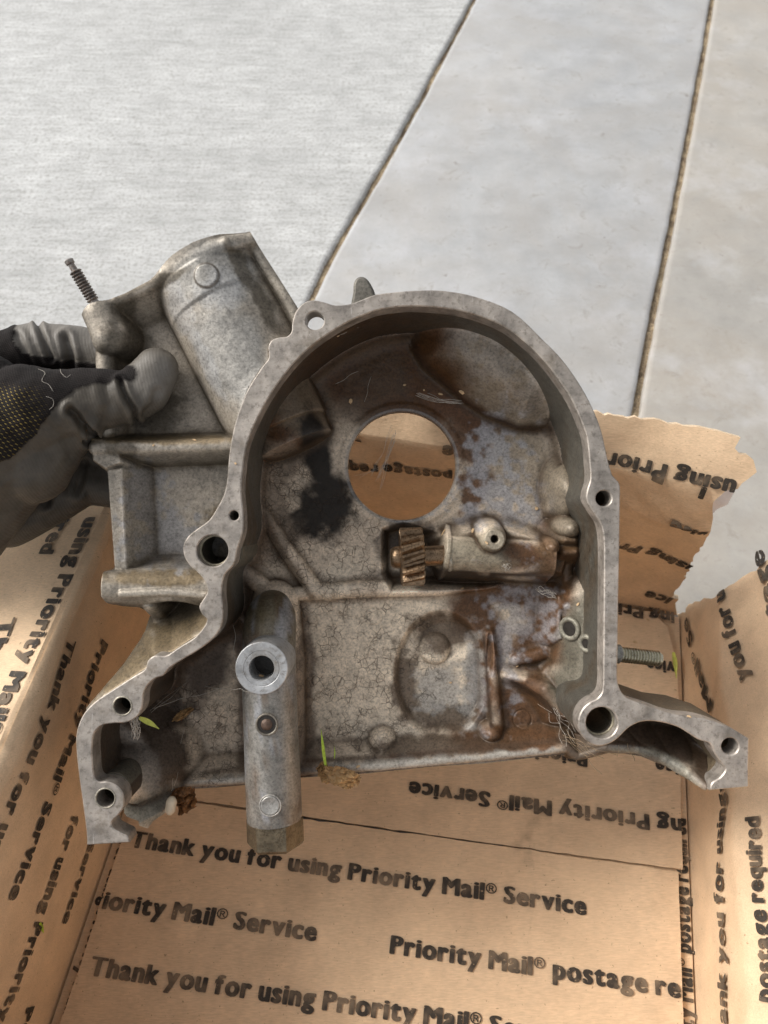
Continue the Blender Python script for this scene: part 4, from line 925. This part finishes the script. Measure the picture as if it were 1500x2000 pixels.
# ------------------------------------------------------------------ concrete slabs with open joints
JA = math.radians(18.1); ED = np.array([math.sin(JA), math.cos(JA), 0]); ES = np.array([math.cos(JA), -math.sin(JA), 0])
def ground_px(x, y): p = hit(x, y, E3, E3 * 0); return p @ ES, p @ ED
def joint(pts):
    q = np.array(sorted([ground_px(*p)[::-1] for p in pts]))       # (t, s)
    return lambda t: np.interp(t, q[:, 0], q[:, 1])
jA = joint([(604, 590), (640, 512), (690, 425), (722, 370), (750, 322), (800, 232), (826, 185), (868, 104), (900, 45), (924, 0)])
jB = joint([(1243, 800), (1262, 690), (1300, 500), (1330, 350), (1352, 230), (1376, 100), (1392, 0)])
tt = np.concatenate([-np.geomspace(.25, 4, 14)[::-1], np.arange(-.2, 2.2, .008), np.geomspace(2.2, 120, 30)])
prof = [(-.0012, -.030), (.0, -.012), (.0005, -.0050), (.0012, -.0014), (.0022, -.0004), (.0055, 0)]
M_BR = mat_concrete('broomed_concrete', (.56, .565, .56), True, math.radians(4)); M_SM = mat_concrete('trowelled_concrete', (.425, .43, .435), False, 0, .35); M_SM2 = mat_concrete('trowelled_concrete', (.375, .36, .335), False, 0, .5)  # middle slab's base tinted slightly blue for the bluish sheen on it
def slab(name, jl, jr, mat, left=None, right=None, seed=0):
    """slab between joints jl (its left edge) and jr (its right edge); None = runs on far away"""
    V, F = [], []; gw = .0020
    for t in tt:
        row = []
        if jl is not None:
            e = jl(t) + gw + .0009 * (fbm(np.array([t * 60.]), np.array([seed + .5]), seed, 4)[0] - .5) * 2
            row += [(e + s, z) for s, z in prof]
        else: row += [(left, 0)]
        if jr is not None:
            e2 = jr(t) - gw + .0009 * (fbm(np.array([t * 60.]), np.array([seed + 7.5]), seed, 4)[0] - .5) * 2
            row += [(e2 - s, z) for s, z in prof[::-1]]
        else: row += [(right, 0)]
        if len(V): assert len(row) == w
        w = len(row)
        # lift of the rounded edge: slight hollow/ridge wobble
        V += [tuple(ES * s + ED * t + E3 * z) for s, z in row]
    for i in range(len(tt) - 1):
        for k in range(w - 1): F.append((i*w+k, i*w+k+1, (i+1)*w+k+1, (i+1)*w+k))
    return link(name, fix(mesh(name, V, F), 60), mat, kind='structure')
slab('concrete_slab', None, jA, M_BR, left=-60, seed=1); slab('concrete_slab', jA, jB, M_SM, seed=2); slab('concrete_slab', jB, None, M_SM2, right=60, seed=3)
M_SAND, nt, b = newmat('joint_sand'); co = coords(nt); f = noise(nt, co, 700, 3, .7); g = noise(nt, co, 60, 4)
nt.links.new(mixc(nt, 1., mixc(nt, ramp(nt, g, (.35, 0.), (.6, 1.)), (.21, .15, .095), (.50, .39, .25)), ramp(nt, f, (.3, .3), (.65, 1.3)), 'MULTIPLY'), b.inputs['Base Color']); b.inputs['Roughness'].default_value = .95
bump(nt, b, f, .8, .0012)
for j, sd in ((jA, 5), (jB, 6)):
    V, F = [], []; ts = np.concatenate([[-4, -1], np.arange(-.2, 2.2, .0025), [5, 20, 120]]); cs = np.linspace(-.0062, .0062, 9)
    for t in ts:
        for s in cs: V.append(tuple(ES * (j(t) + s) + ED * t + E3 * (-.0042 + .0012 * (fbm(np.array([t * 330.]), np.array([s * 330.]), sd, 3)[0] - .5) * 2 + .0016 * (fbm(np.array([t * 30.]), np.array([1.]), sd + 3, 2)[0] - .5) * 2 - abs(s) * .15)))
    for i in range(len(ts) - 1):
        for k in range(8): F.append((i*9+k, i*9+k+1, (i+1)*9+k+1, (i+1)*9+k))
    link('joint_sand', fix(mesh('joint_sand', V, F), 60), M_SAND, kind='structure')
link('ground', mesh('ground', [(-150, -150, -.031), (150, -150, -.031), (150, 150, -.031), (-150, 150, -.031)], [(0, 1, 2, 3)]), M_SAND, kind='structure')

# ------------------------------------------------------------------ the gloved hand
def capsule(a, ra, b, rb, n=20):
    a, b = np.asarray(a, float), np.asarray(b, float); d = b - a; L = np.linalg.norm(d); d = d / L; P, Rr = [], []
    for k in range(7): q = math.pi / 2 * k / 6; P.append(a - d * ra * math.cos(q)); Rr.append(max(ra * math.sin(q), .5))
    for k in range(1, 7): P.append(a + d * L * k / 7); Rr.append(ra + (rb - ra) * k / 7)
    for k in range(7): q = math.pi / 2 * k / 6; P.append(b + d * rb * math.sin(q)); Rr.append(max(rb * math.cos(q), .5))
    return tube_geo(P, Rr, n)
def A3(px, py, h): return L3(px, py, h)
parts = []
def cap(p, ra, q, rb): parts.append(capsule(A3(*p), ra * (1 + p[2] / 1500), A3(*q), rb * (1 + q[2] / 1500)))
# thumb: pad on the web, joint, base
cap((306, 722, 70), 43, (282, 757, 66), 50); cap((282, 757, 66), 50, (262, 775, 64), 48)
cap((246, 778, 58), 50, (168, 782, 50), 62); cap((168, 782, 50), 60, (70, 812, 40), 92); cap((150, 800, 60), 50, (60, 905, 60), 80)
cap((62, 812, 50), 98, (-50, 900, 60), 135); cap((88, 820, 60), 82, (-75, 1035, 80), 86); cap((40, 850, 60), 100, (-120, 850, 70), 150)
# palm and back of the hand joining the fingers behind
cap((-60, 800, 60), 120, (-60, 820, 230), 120); cap((-70, 930, 80), 110, (-60, 930, 240), 110); cap((-90, 870, 120), 150, (-420, 960, 180), 135)
# index, middle, ring and little finger behind the web
cap((-40, 735, 200), 66, (70, 684, 215), 53); cap((70, 684, 215), 53, (150, 686, 228), 51); cap((150, 686, 228), 51, (255, 715, 232), 46)
cap((-40, 850, 240), 66, (90, 860, 262), 58); cap((90, 860, 262), 58, (215, 880, 262), 52); cap((215, 880, 262), 52, (300, 905, 250), 46)
cap((-40, 930, 240), 66, (80, 935, 262), 55); cap((80, 935, 262), 55, (150, 930, 262), 52); cap((150, 930, 262), 52, (230, 950, 256), 45)
cap((-60, 1015, 220), 62, (20, 1020, 240), 50); cap((20, 1020, 240), 50, (96, 985, 240), 44); cap((96, 985, 240), 44, (150, 960, 240), 38)
V, F = [], []
for v, f in parts:
    o = len(V); V += v; F += [tuple(i + o for i in q) for q in f]
me = mesh('hand_base', to_m(np.array(V)), F); hob = link('hand_base', me)
mo = hob.modifiers.new('r', 'REMESH'); mo.mode = 'VOXEL'; mo.voxel_size = .0009
mo = hob.modifiers.new('s', 'SMOOTH'); mo.factor = .5; mo.iterations = 7
bpy.context.view_layer.update()
hm = bpy.data.meshes.new_from_object(hob.evaluated_get(bpy.context.evaluated_depsgraph_get())); hm.name = 'gloved_hand'
bpy.data.objects.remove(hob)
n = len(hm.vertices); co = np.empty(n * 3, np.float32); hm.vertices.foreach_get('co', co); co = co.reshape(-1, 3).astype(float) / U
nm = np.empty(n * 3, np.float32); hm.vertex_normals.foreach_get('vector', nm); nm = nm.reshape(-1, 3)
hh = -co[:, 2]; k = 1 + hh / 1500; ax_, ay_ = 750 + co[:, 0] / k, 1000 - co[:, 1] / k; PP = np.c_[ax_, ay_]; front = hh < 130
dsp = np.zeros(n)
def crease(pts, w, dep, sel=front, bulge=.5):
    d, _ = seg_near(PP, pts, False); dsp[:] -= np.where(sel, dep * np.exp(-(d / w) ** 2) - dep * bulge * np.exp(-((d - w * 2.1) / (w * 1.1)) ** 2), 0)
crease([(236, 748), (246, 775), (262, 800), (266, 822)], 5, 13); crease([(176, 838), (160, 828), (150, 812), (138, 802)], 7, 15, bulge=.7)
crease([(166, 860), (175, 846), (182, 838)], 6, 14); crease([(205, 752), (212, 790), (205, 820)], 9, 4); crease([(95, 835), (130, 860), (140, 890)], 10, 4)
crease([(278, 812), (300, 790), (305, 765)], 7, 5); crease([(120, 700), (60, 720), (0, 770)], 12, 3)
bk = hh > 130
crease([(74, 632), (84, 660), (100, 700)], 5, 10, bk); crease([(128, 660), (136, 690), (140, 720)], 7, 12, bk); crease([(35, 655), (50, 690), (60, 720)], 6, 6, bk)
crease([(120, 880), (108, 930), (90, 980)], 8, 9, bk); crease([(165, 905), (150, 960)], 7, 7, bk)
dsp += 5 * (fbm(co[:, 0] / 55 + 30, co[:, 1] / 55 + 30 + co[:, 2] / 40, 91) - .5) + 1.6 * (fbm(co[:, 0] / 12, co[:, 1] / 12 + co[:, 2] / 12, 92) - .5)
KN = [(-500, 400), (30, 560), (32, 640), (28, 668), (44, 688), (100, 700), (170, 708), (262, 714), (268, 726), (266, 741), (250, 745), (231, 746), (190, 751), (156, 756), (125, 777), (99, 805), (75, 842), (47, 868), (21, 894), (0, 904), (-60, 930), (-500, 1100)]
d, _ = seg_near(PP, KN); sdn = np.where(pip(PP, KN), -d, d) + 7 * (fbm(ax_ / 9, ay_ / 9, 93) - .5)
knit = sstep(1.5, -1.5, sdn) * (1 - sstep(245, 265, hh)); dsp += knit * 2.5
co2 = co + nm * dsp[:, None]; hm.vertices.foreach_set('co', (co2 * U).astype(np.float32).ravel())
yel = knit * sstep(70, 15, np.hypot((ax_ - 0) / 1.1, (ay_ - 850))) 
set_attr(hm, 'zone', np.c_[knit, np.clip(knit * (1 - sstep(50, 120, ax_ + (830 - ay_) * .4)) * sstep(745, 775, ay_), 0, 1), np.clip(np.maximum(sstep(75, 25, np.hypot(ax_ - 300, ay_ - 735)), np.where(front, 0., sstep(60, 20, np.abs(ay_ - 655)))) * (.5 + 1. * fbm(ax_ / 20, ay_ / 20, 95)), 0, 1)])
hm.polygons.foreach_set('use_smooth', np.ones(len(hm.polygons), bool)); hm.update()
m, nt, b = newmat('work_glove'); co = coords(nt); z = attr(nt, 'zone'); sep = nt.nodes.new('ShaderNodeSeparateColor'); nt.links.new(z.outputs['Color'], sep.inputs[0]); kn, ye, fr = sep.outputs
sx = nt.nodes.new('ShaderNodeSeparateXYZ'); nt.links.new(mapping(nt, co, (1, 1, 1), (0, 0, .35)), sx.inputs[0])
s1 = mth(nt, 'SINE', mth(nt, 'MULTIPLY', sx.outputs[0], 2 * math.pi / .0013)); 
row = mth(nt, 'MULTIPLY', sx.outputs[1], 2 * math.pi / .0010); s2 = mth(nt, 'SINE', row)
s3 = mth(nt, 'SINE', mth(nt, 'ADD', mth(nt, 'MULTIPLY', sx.outputs[0], 2 * math.pi / .0026), mth(nt, 'MULTIPLY', row, .5)))
weave = mth(nt, 'ADD', mth(nt, 'MULTIPLY', mth(nt, 'MULTIPLY', s1, s2), .5), .5)
fz = noise(nt, co, 1500, 4, .7); f2 = noise(nt, co, 120, 5, .6)
kc = mixc(nt, weave, (.004, .0032, .003), (.017, .013, .012)); kc = mixc(nt, 1., kc, ramp(nt, f2, (.3, .6), (.7, 1.5)), 'MULTIPLY')
dash = mth(nt, 'MULTIPLY', mth(nt, 'MULTIPLY', ramp(nt, mth(nt, 'MULTIPLY', mth(nt, 'ADD', s3, 1.), .5), (.72, 0.), (.85, 1.)), ramp(nt, mth(nt, 'MULTIPLY', mth(nt, 'ADD', s2, 1.), .5), (.6, 0.), (.8, 1.))), ye)
kc = mixc(nt, mth(nt, 'MULTIPLY', dash, ramp(nt, f2, (.4, .2), (.6, 1.))), kc, (.30, .22, .06))
nc = mixc(nt, 1., (.085, .074, .060), ramp(nt, f2, (.3, .72), (.7, 1.22)), 'MULTIPLY'); nc = mixc(nt, mth(nt, 'MULTIPLY', fr, .75), nc, (.20, .185, .165)); nc = mixc(nt, ramp(nt, noise(nt, co, 500, 3), (.6, 0.), (.72, .4)), nc, (.06, .05, .04))
nt.links.new(mixc(nt, kn, nc, kc), b.inputs['Base Color'])
rg = nt.nodes.new('ShaderNodeMapRange'); rg.inputs[3].default_value = .46; rg.inputs[4].default_value = .95; nt.links.new(kn, rg.inputs[0]); nt.links.new(rg.outputs[0], b.inputs['Roughness'])
w = nt.nodes.new('ShaderNodeTexWave'); w.wave_type = 'BANDS'; w.bands_direction = 'X'; w.inputs['Scale'].default_value = 260; w.inputs['Distortion'].default_value = 3.0; w.inputs['Detail'].default_value = 1; w.inputs['Detail Scale'].default_value = .1
nt.links.new(mapping(nt, co, (1, 1, 1), (0, 0, -.25)), w.inputs['Vector'])
h = mixc(nt, kn, mixc(nt, .78, w.outputs['Fac'], fz), mixc(nt, .25, weave, fz)); bump(nt, b, h, .32, .0006)
b.inputs['Specular IOR Level'].default_value = .3; hand = link('gloved_hand', hm, m); hand.matrix_world = Matrix.Translation(Vector(O3)) @ FRAME
hand['label'] = 'hand in black knit and grey rubber work glove gripping the left edge of the casting'; hand['category'] = 'gloved hand'

# ------------------------------------------------------------------ small stuff found on the casting and in the box
bpy.context.view_layer.update(); DG = bpy.context.evaluated_depsgraph_get()
def drop(px, py, off=0.):
    o = Vector(CAM); d = Vector(ray(px, py)).normalized(); okk, loc, nrm, *_ = SC.ray_cast(DG, o, d)
    if nrm.dot(d) > 0: nrm = -nrm
    return np.array(loc) + np.array(nrm) * off, np.array(nrm)
def strand(name, pts, r, mat, n=5, parent=None, org=None, taper=True, **pr):
    P = catmull(np.array(pts), 4, False); m_ = len(P); rr = [r * (1 - .75 * abs(2 * i / (m_ - 1) - 1) ** 3 if taper else 1) for i in range(m_)]
    org = P[0] if org is None else org; V, F = tube_geo(P - org, rr, n); o = link(name, mesh(name, V, F), mat, parent, **pr)
    o.location = org; return o
M_GR = mat_simple('fresh_grass', (.42, .60, .06), 0, .5, .25, (400, 900), .0002); M_GY = mat_simple('yellowed_grass', (.52, .55, .10), 0, .55, .3, (300, 900), .0002)
M_WEB = mat_simple('cobweb_silk', (.50, .46, .40), 0, .6, .2); M_HAIR = mat_simple('dry_fibre', (.26, .19, .12), 0, .7, .35); M_LEAF = mat_simple('dry_leaf', (.44, .27, .12), 0, .6, .4, (120, 600), .0006, (.16, .08, .03), .7)
M_RUST = mat_simple('brown_leaf_litter', (.20, .085, .025), 0, .7, .6, (300, 900), .0006, (.05, .025, .012), .8); M_SEED = mat_simple('pale_seed', (.72, .60, .44), 0, .8, .15, (300, 900), .0004)
M_CHIP = mat_simple('wood_chip', (.60, .42, .24), 0, .7, .25)
def blade(name, P, w, mat, lab, cat='grass blade', group=None):
    """a folded grass blade along world points"""
    P = catmull(np.array(P), 5, False); m_ = len(P); org = P[0]; V, F = [], []; T = np.gradient(P, axis=0)
    for i in range(m_):
        s = i / (m_ - 1); ww = w * (.55 + .45 * math.sin(math.pi * min(1, s * 1.2))) * (1 - s ** 5 * .85); d = T[i] / np.linalg.norm(T[i]); c_ = np.cross(d, P[i] - CAM); c_ /= np.linalg.norm(c_); up = np.cross(c_, d)
        if up @ (CAM - P[i]) < 0: up = -up
        for (e, f_) in ((-1, .0), (0, -.35), (1, .0), (0, -.75)): V.append(P[i] - org + c_ * ww / 2 * e + up * ww * f_ * .5)
    for i in range(m_ - 1):
        for q in range(4): F.append((i*4+q, i*4+(q+1) % 4, (i+1)*4+(q+1) % 4, (i+1)*4+q))
    F += [(0, 1, 2, 3), tuple(4*(m_-1)+q for q in (3, 2, 1, 0))]
    o = link(name, fix(mesh(name, V, F), 60), mat); o.location = org; o['label'] = lab; o['category'] = cat
    if group: o['group'] = group
    return o
W = world_pt
blade('grass_blade', [W(637, 1502, 180), W(633, 1476, 172), W(630, 1450, 165), W(627, 1425, 160)], .0014, M_GR, 'bright green grass blade standing upright against the lower edge of the pan')
blade('grass_blade', [W(272, 1402, 30), W(285, 1408, 34), W(298, 1415, 38), W(311, 1424, 44)], .0022, M_GY, 'short green blade caught in fluff beside the left dowel hole')
p0, _ = drop(1313, 1276, .002); p1, _ = drop(1319, 1328, .002); pm, _ = drop(1316, 1300, .003)
blade('grass_blade', [p0, pm, p1], .0026, M_GY, 'yellow green grass blade lying in the back right corner of the box')
p0, _ = drop(76, 1802, .0006); p1, _ = drop(83, 1822, .0006)
blade('grass_blade', [p0, (p0 + p1) / 2 + (p1 - p0)[[1, 0, 2]] * .06, p1], .0016, M_GR, 'tiny green clipping stuck to the left wall of the box')
blade('grass_blade', [W(653, 1482, 196), W(654, 1470, 194), W(653, 1458, 192)], .0005, M_GR, 'hair thin green sliver just right of the upright blade')
def crumple(name, px, py, h, rx, ry, mat, lab, cat, seed, amp=.0022, ang=0., n=26, thick=.0003, out=None):
    c_ = W(px, py, h); V, F = [], []; idx = {}
    for i in range(n + 1):
        for j in range(n + 1):
            u = 2 * i / n - 1; v = 2 * j / n - 1; q = math.hypot(u, v); th = math.atan2(v, u); lim = .72 + .5 * float(fbm(np.array([math.cos(th) * 1.6 + 5]), np.array([math.sin(th) * 1.6 + 5]), seed, 3)[0])
            if q < lim:
                x = u * rx; y = v * ry; x, y = x * math.cos(ang) - y * math.sin(ang), x * math.sin(ang) + y * math.cos(ang)
                z_ = amp * (abs(float(fbm(np.array([u * 2 + 9]), np.array([v * 2 + 9]), seed + 1, 3)[0]) - .5) * 6 - u * u * .7)
                idx[i, j] = len(V); V.append(AX * x + AY * y + AZ * z_)
    for (i, j) in list(idx):
        if (i+1, j) in idx and (i+1, j+1) in idx and (i, j+1) in idx: F.append((idx[i, j], idx[i+1, j], idx[i+1, j+1], idx[i, j+1]))
    k_ = len(V); V += [v - AZ * thick for v in V]; F += [tuple(q + k_ for q in f[::-1]) for f in F]
    cnt = {}
    for f in F[:len(F)//2]:
        for q in range(4):
            e = (f[q], f[(q+1) % 4]); 
            if e[::-1] in cnt: del cnt[e[::-1]]
            else: cnt[e] = 1
    for (i, j) in cnt: F.append((j, i, i + k_, j + k_))
    o = link(name, fix(mesh(name, V, F), 40), mat); o.location = c_; o['label'] = lab; o['category'] = cat; return o
crumple('dry_leaf', 668, 1516, 175, .0088, .0046, M_LEAF, 'curled tan dry leaf resting on the bottom rail of the casting', 'leaf', 3, .0014, -.35)
crumple('dry_leaf', 636, 1508, 185, .0040, .0050, M_LEAF, 'small folded leaf piece at the foot of the upright grass blade', 'leaf', 9, .0020, .4)
crumple('dry_leaf', 362, 1560, 150, .0058, .0062, M_RUST, 'rust brown crumbled leaf litter hanging beside the pale seed', 'leaf', 14, .0030, .2)
crumple('dry_leaf', 358, 1395, 235, .0058, .0018, M_LEAF, 'narrow orange brown leaf shred stuck inside the dark left pocket', 'leaf', 19, .0012, .55)
a_, b_ = W(336, 1560, 120), W(331, 1590, 116)
V, F = tube_geo([a_ + (b_ - a_) * t for t in np.linspace(-.15, 1.05, 14)] - a_, [.0024 * math.sin(math.pi * (.04 + .92 * t)) ** .55 * (1 + .1 * math.sin(t * 9)) for t in np.linspace(0, 1, 14)], 18)
o = link('cotton_seed', mesh('cotton_seed', V, F), M_SEED); o.location = a_; o['label'] = 'pale oval fuzzy seed dangling under the left foot of the casting'; o['category'] = 'seed'

def web(name, lines, lab, r=.00006, mat=None, cat='cobweb', group=None):
    root = None; org = np.array(lines[0][0]); VV, FF = [], []
    for L in lines:
        P = catmull(np.array(L), 4, False); V, F = tube_geo(P - org, [r * random.uniform(.7, 1.2)] * len(P), 4); o_ = len(VV); VV += V; FF += [tuple(q + o_ for q in f) for f in F]
    o = link(name, mesh(name, VV, FF), mat or M_WEB); o.location = org; o['label'] = lab; o['category'] = cat
    if group: o['group'] = group
    return o
def jl(p, q, h0, h1, k=4, jit=5, sag=0):
    out = []
    for i in range(k + 1):
        t = i / k; e = math.sin(math.pi * t); out.append(W(p[0] + (q[0]-p[0])*t + random.uniform(-jit, jit)*e, p[1] + (q[1]-p[1])*t + random.uniform(-jit, jit)*e + sag*e, h0 + (h1-h0)*t))
    return out
web('cobweb', [jl((816 + random.uniform(-6, 20), 769 + random.uniform(-3, 6)), (903 + random.uniform(-14, 6), 786 + random.uniform(-4, 3)), 225, 225, 4, 4, 5) for _ in range(11)], 'pale cobweb tuft lying just above the round bore')
web('cobweb', [jl((770 + random.uniform(-6, 5), 830 + random.uniform(0, 30)), (722 + random.uniform(-6, 26), 950 + random.uniform(-30, 10)), 235, 258, 4, 4) for _ in range(9)] + [jl((700, 935), (760, 905), 255, 240, 3, 3), jl((690, 930), (752, 912), 255, 240, 3, 3)], 'thin cobweb threads stretched across the round bore')
web('cobweb', [jl((925 + random.uniform(-6, 6), 1093 + random.uniform(-2, 3)), (996 + random.uniform(-8, 14), 1116 + random.uniform(-5, 9)), 140, 215, 4, 2, 2) for _ in range(10)] + [jl((985 + random.uniform(-8, 8), 1106 + random.uniform(-6, 6)), (990 + random.uniform(-10, 10), 1110 + random.uniform(-8, 8)), 140, 150, 4, 6) for _ in range(16)], 'dusty white cobweb clump below the shaft housing')
web('cobweb', [jl((262 + random.uniform(-8, 8), 1402 + random.uniform(-5, 5)), (266 + random.uniform(-9, 9), 1438 + random.uniform(-8, 8)), 15, 40, 4, 6) for _ in range(26)], 'grey fluff of cobweb hanging under the left dowel hole', .0001)
web('cobweb', [jl((295, 1392), (368, 1330), 60, 240, 4, 3), jl((293, 1388), (362, 1334), 60, 240, 4, 4), jl((300, 1384), (455, 1335), 60, 140, 5, 5), jl((350, 1500), (362, 1420), 200, 230, 4, 6), jl((340, 1535), (350, 1500), 150, 200, 3, 5), jl((400, 1340), (470, 1345), 200, 40, 4, 6, 8), jl((455, 1220), (462, 1320), 120, 20, 4, 6), jl((335, 1545), (338, 1520), 130, 170, 3, 3), jl((470, 1345), (505, 1356), 60, 8, 3, 3)], 'loose cobweb threads across the dark left pocket', .00008)
web('cobweb', [jl((1080 + random.uniform(-14, 14), 1385 + random.uniform(-10, 10)), (1110 + random.uniform(-15, 20), 1440 + random.uniform(-20, 20)), 190, 150, 4, 9) for _ in range(6)] + [jl((1050, 1375), (1078, 1392), 215, 200, 3, 3)], 'tangle of dusty threads left of the right boss')
web('dry_grass_fibre', [jl((1105 + random.uniform(-8, 8), 1432 + random.uniform(-12, 14)), (1165 + random.uniform(-20, 45), 1478 + random.uniform(-14, 10)), 120, 90, 4, 9) for _ in range(8)] + [jl((1112, 1442), (1176, 1512), 110, 80, 4, 4), jl((1225, 1452), (1240, 1486), 100, 100, 4, 4), jl((1208, 1455), (1205, 1478), 80, 90, 3, 3)], 'nest of brown dry fibres under the right boss', .00009, M_HAIR, 'dry fibres')
web('cobweb', [jl((640, 690), (650, 658), 200, 90, 4, 4), jl((655, 655), (700, 640), 60, 80, 3, 4), jl((725, 735), (712, 785), 255, 255, 3, 3), jl((640, 660), (668, 645), 60, 60, 3, 4), jl((655, 750), (700, 725), 250, 250, 3, 3)], 'fine cobweb threads under the top left of the arch', .00010)
web('cobweb', [jl((1050 + random.uniform(-5, 5), 1150 + random.uniform(-5, 5)), (1085 + random.uniform(-5, 5), 1162 + random.uniform(-8, 8)), 225, 210, 4, 9) for _ in range(7)], 'curly threads on the brown stain below the slot', .00011)
chips = [(903, 765, 9, 'largest pale wood chip, just right of the tuft of cobweb above the bore'), (685, 783, 8, 'pale chip on the dark oily wall upper left of the bore'), (1048, 993, 7, 'curled yellow chip above the two knobs at the right wall'), (867, 1041, 7, 'tan chip at the corner where the shaft housing begins'), (925, 1037, 8, 'tan chip on top of the shaft housing'), (903, 1150, 4, 'tiny chip on the brown streak under the shaft housing'),
    (790, 752, 4, 'tiny crumb straight above the bore'), (828, 762, 4, 'tiny crumb left of the cobweb tuft above the bore'), (860, 770, 5, 'small crumb under the kidney shaped bulge'), (510, 1322, 9, 'pale chip inside the hole of the bright washer face'), (950, 1060, 4, 'crumb on the housing beside the small screw hole'), (1010, 1300, 5, 'crumb above the slanting rib in the brown corner'), (880, 1333, 4, 'white crumb in the oval recess'),
    (660, 655, 4, 'crumb under the top left rim of the arch'), (1130, 1180, 5, 'shiny crumb above the two slots by the right wall'), (460, 905, 4, 'crumb on the left rim of the flange'), (700, 1497, 5, 'crumb on the bottom rail right of the dry leaf'), (1240, 1254, 8, 'dark crumb on the box floor above the zinc stud'), (1265, 1210, 6, 'crumb on the box floor near its back wall'),
    (300, 870, 4, 'crumb on the ledge below the thumb'), (380, 860, 4, 'crumb halfway along the brown ledge right of the thumb'), (1345, 1400, 5, 'crumb on the right mounting foot'), (452, 1570, 6, 'grey pebble on the floor seam left of the tube'), (420, 1580, 4, 'dark speck on the near floor flap left of the tube')]
for i, (px, py, s, lab_) in enumerate(chips):
    p, nn_ = drop(px, py, .0002); s_ = s * 1.05e-4 * 1.2; a1, b1 = frame_of(nn_); th = random.uniform(0, 6.28); a2 = a1 * math.cos(th) + b1 * math.sin(th); b2 = np.cross(nn_, a2); el = random.uniform(1.1, 2.4)
    V = []
    for zz, sc_ in ((0, 1.), (.35, .8)):
        for k_ in range(6): q = math.pi * k_ / 3; V.append(a2 * s_ * el * sc_ * math.cos(q) * random.uniform(.7, 1.1) + b2 * s_ * sc_ * math.sin(q) * random.uniform(.7, 1.1) + nn_ * (zz * s_ + random.uniform(0, .25) * s_))
    F = [(5, 4, 3, 2, 1, 0), (6, 7, 8, 9, 10, 11)] + [(k_, (k_+1) % 6, (k_+1) % 6 + 6, k_ + 6) for k_ in range(6)]
    o = link('wood_chip', fix(mesh('wood_chip', V, F), 20), M_CHIP); o.location = p
    o['label'] = lab_; o['category'] = 'wood chip'; o['group'] = 'tiny wood chips scattered about'
# lint on the glove
for L in [[(74, 722), (80, 724), (88, 730), (82, 745), (95, 752), (104, 765)], [(118, 722), (120, 730), (130, 738), (138, 733)], [(90, 775), (103, 780), (104, 792), (96, 800)]]:
    pts = [drop(x, y, .0003)[0] for x, y in L]
    o = strand('lint_thread', pts, .00006, M_WEB, taper=False); mw = Matrix.Translation(o.location); o.parent = hand; o.matrix_parent_inverse = hand.matrix_world.inverted()
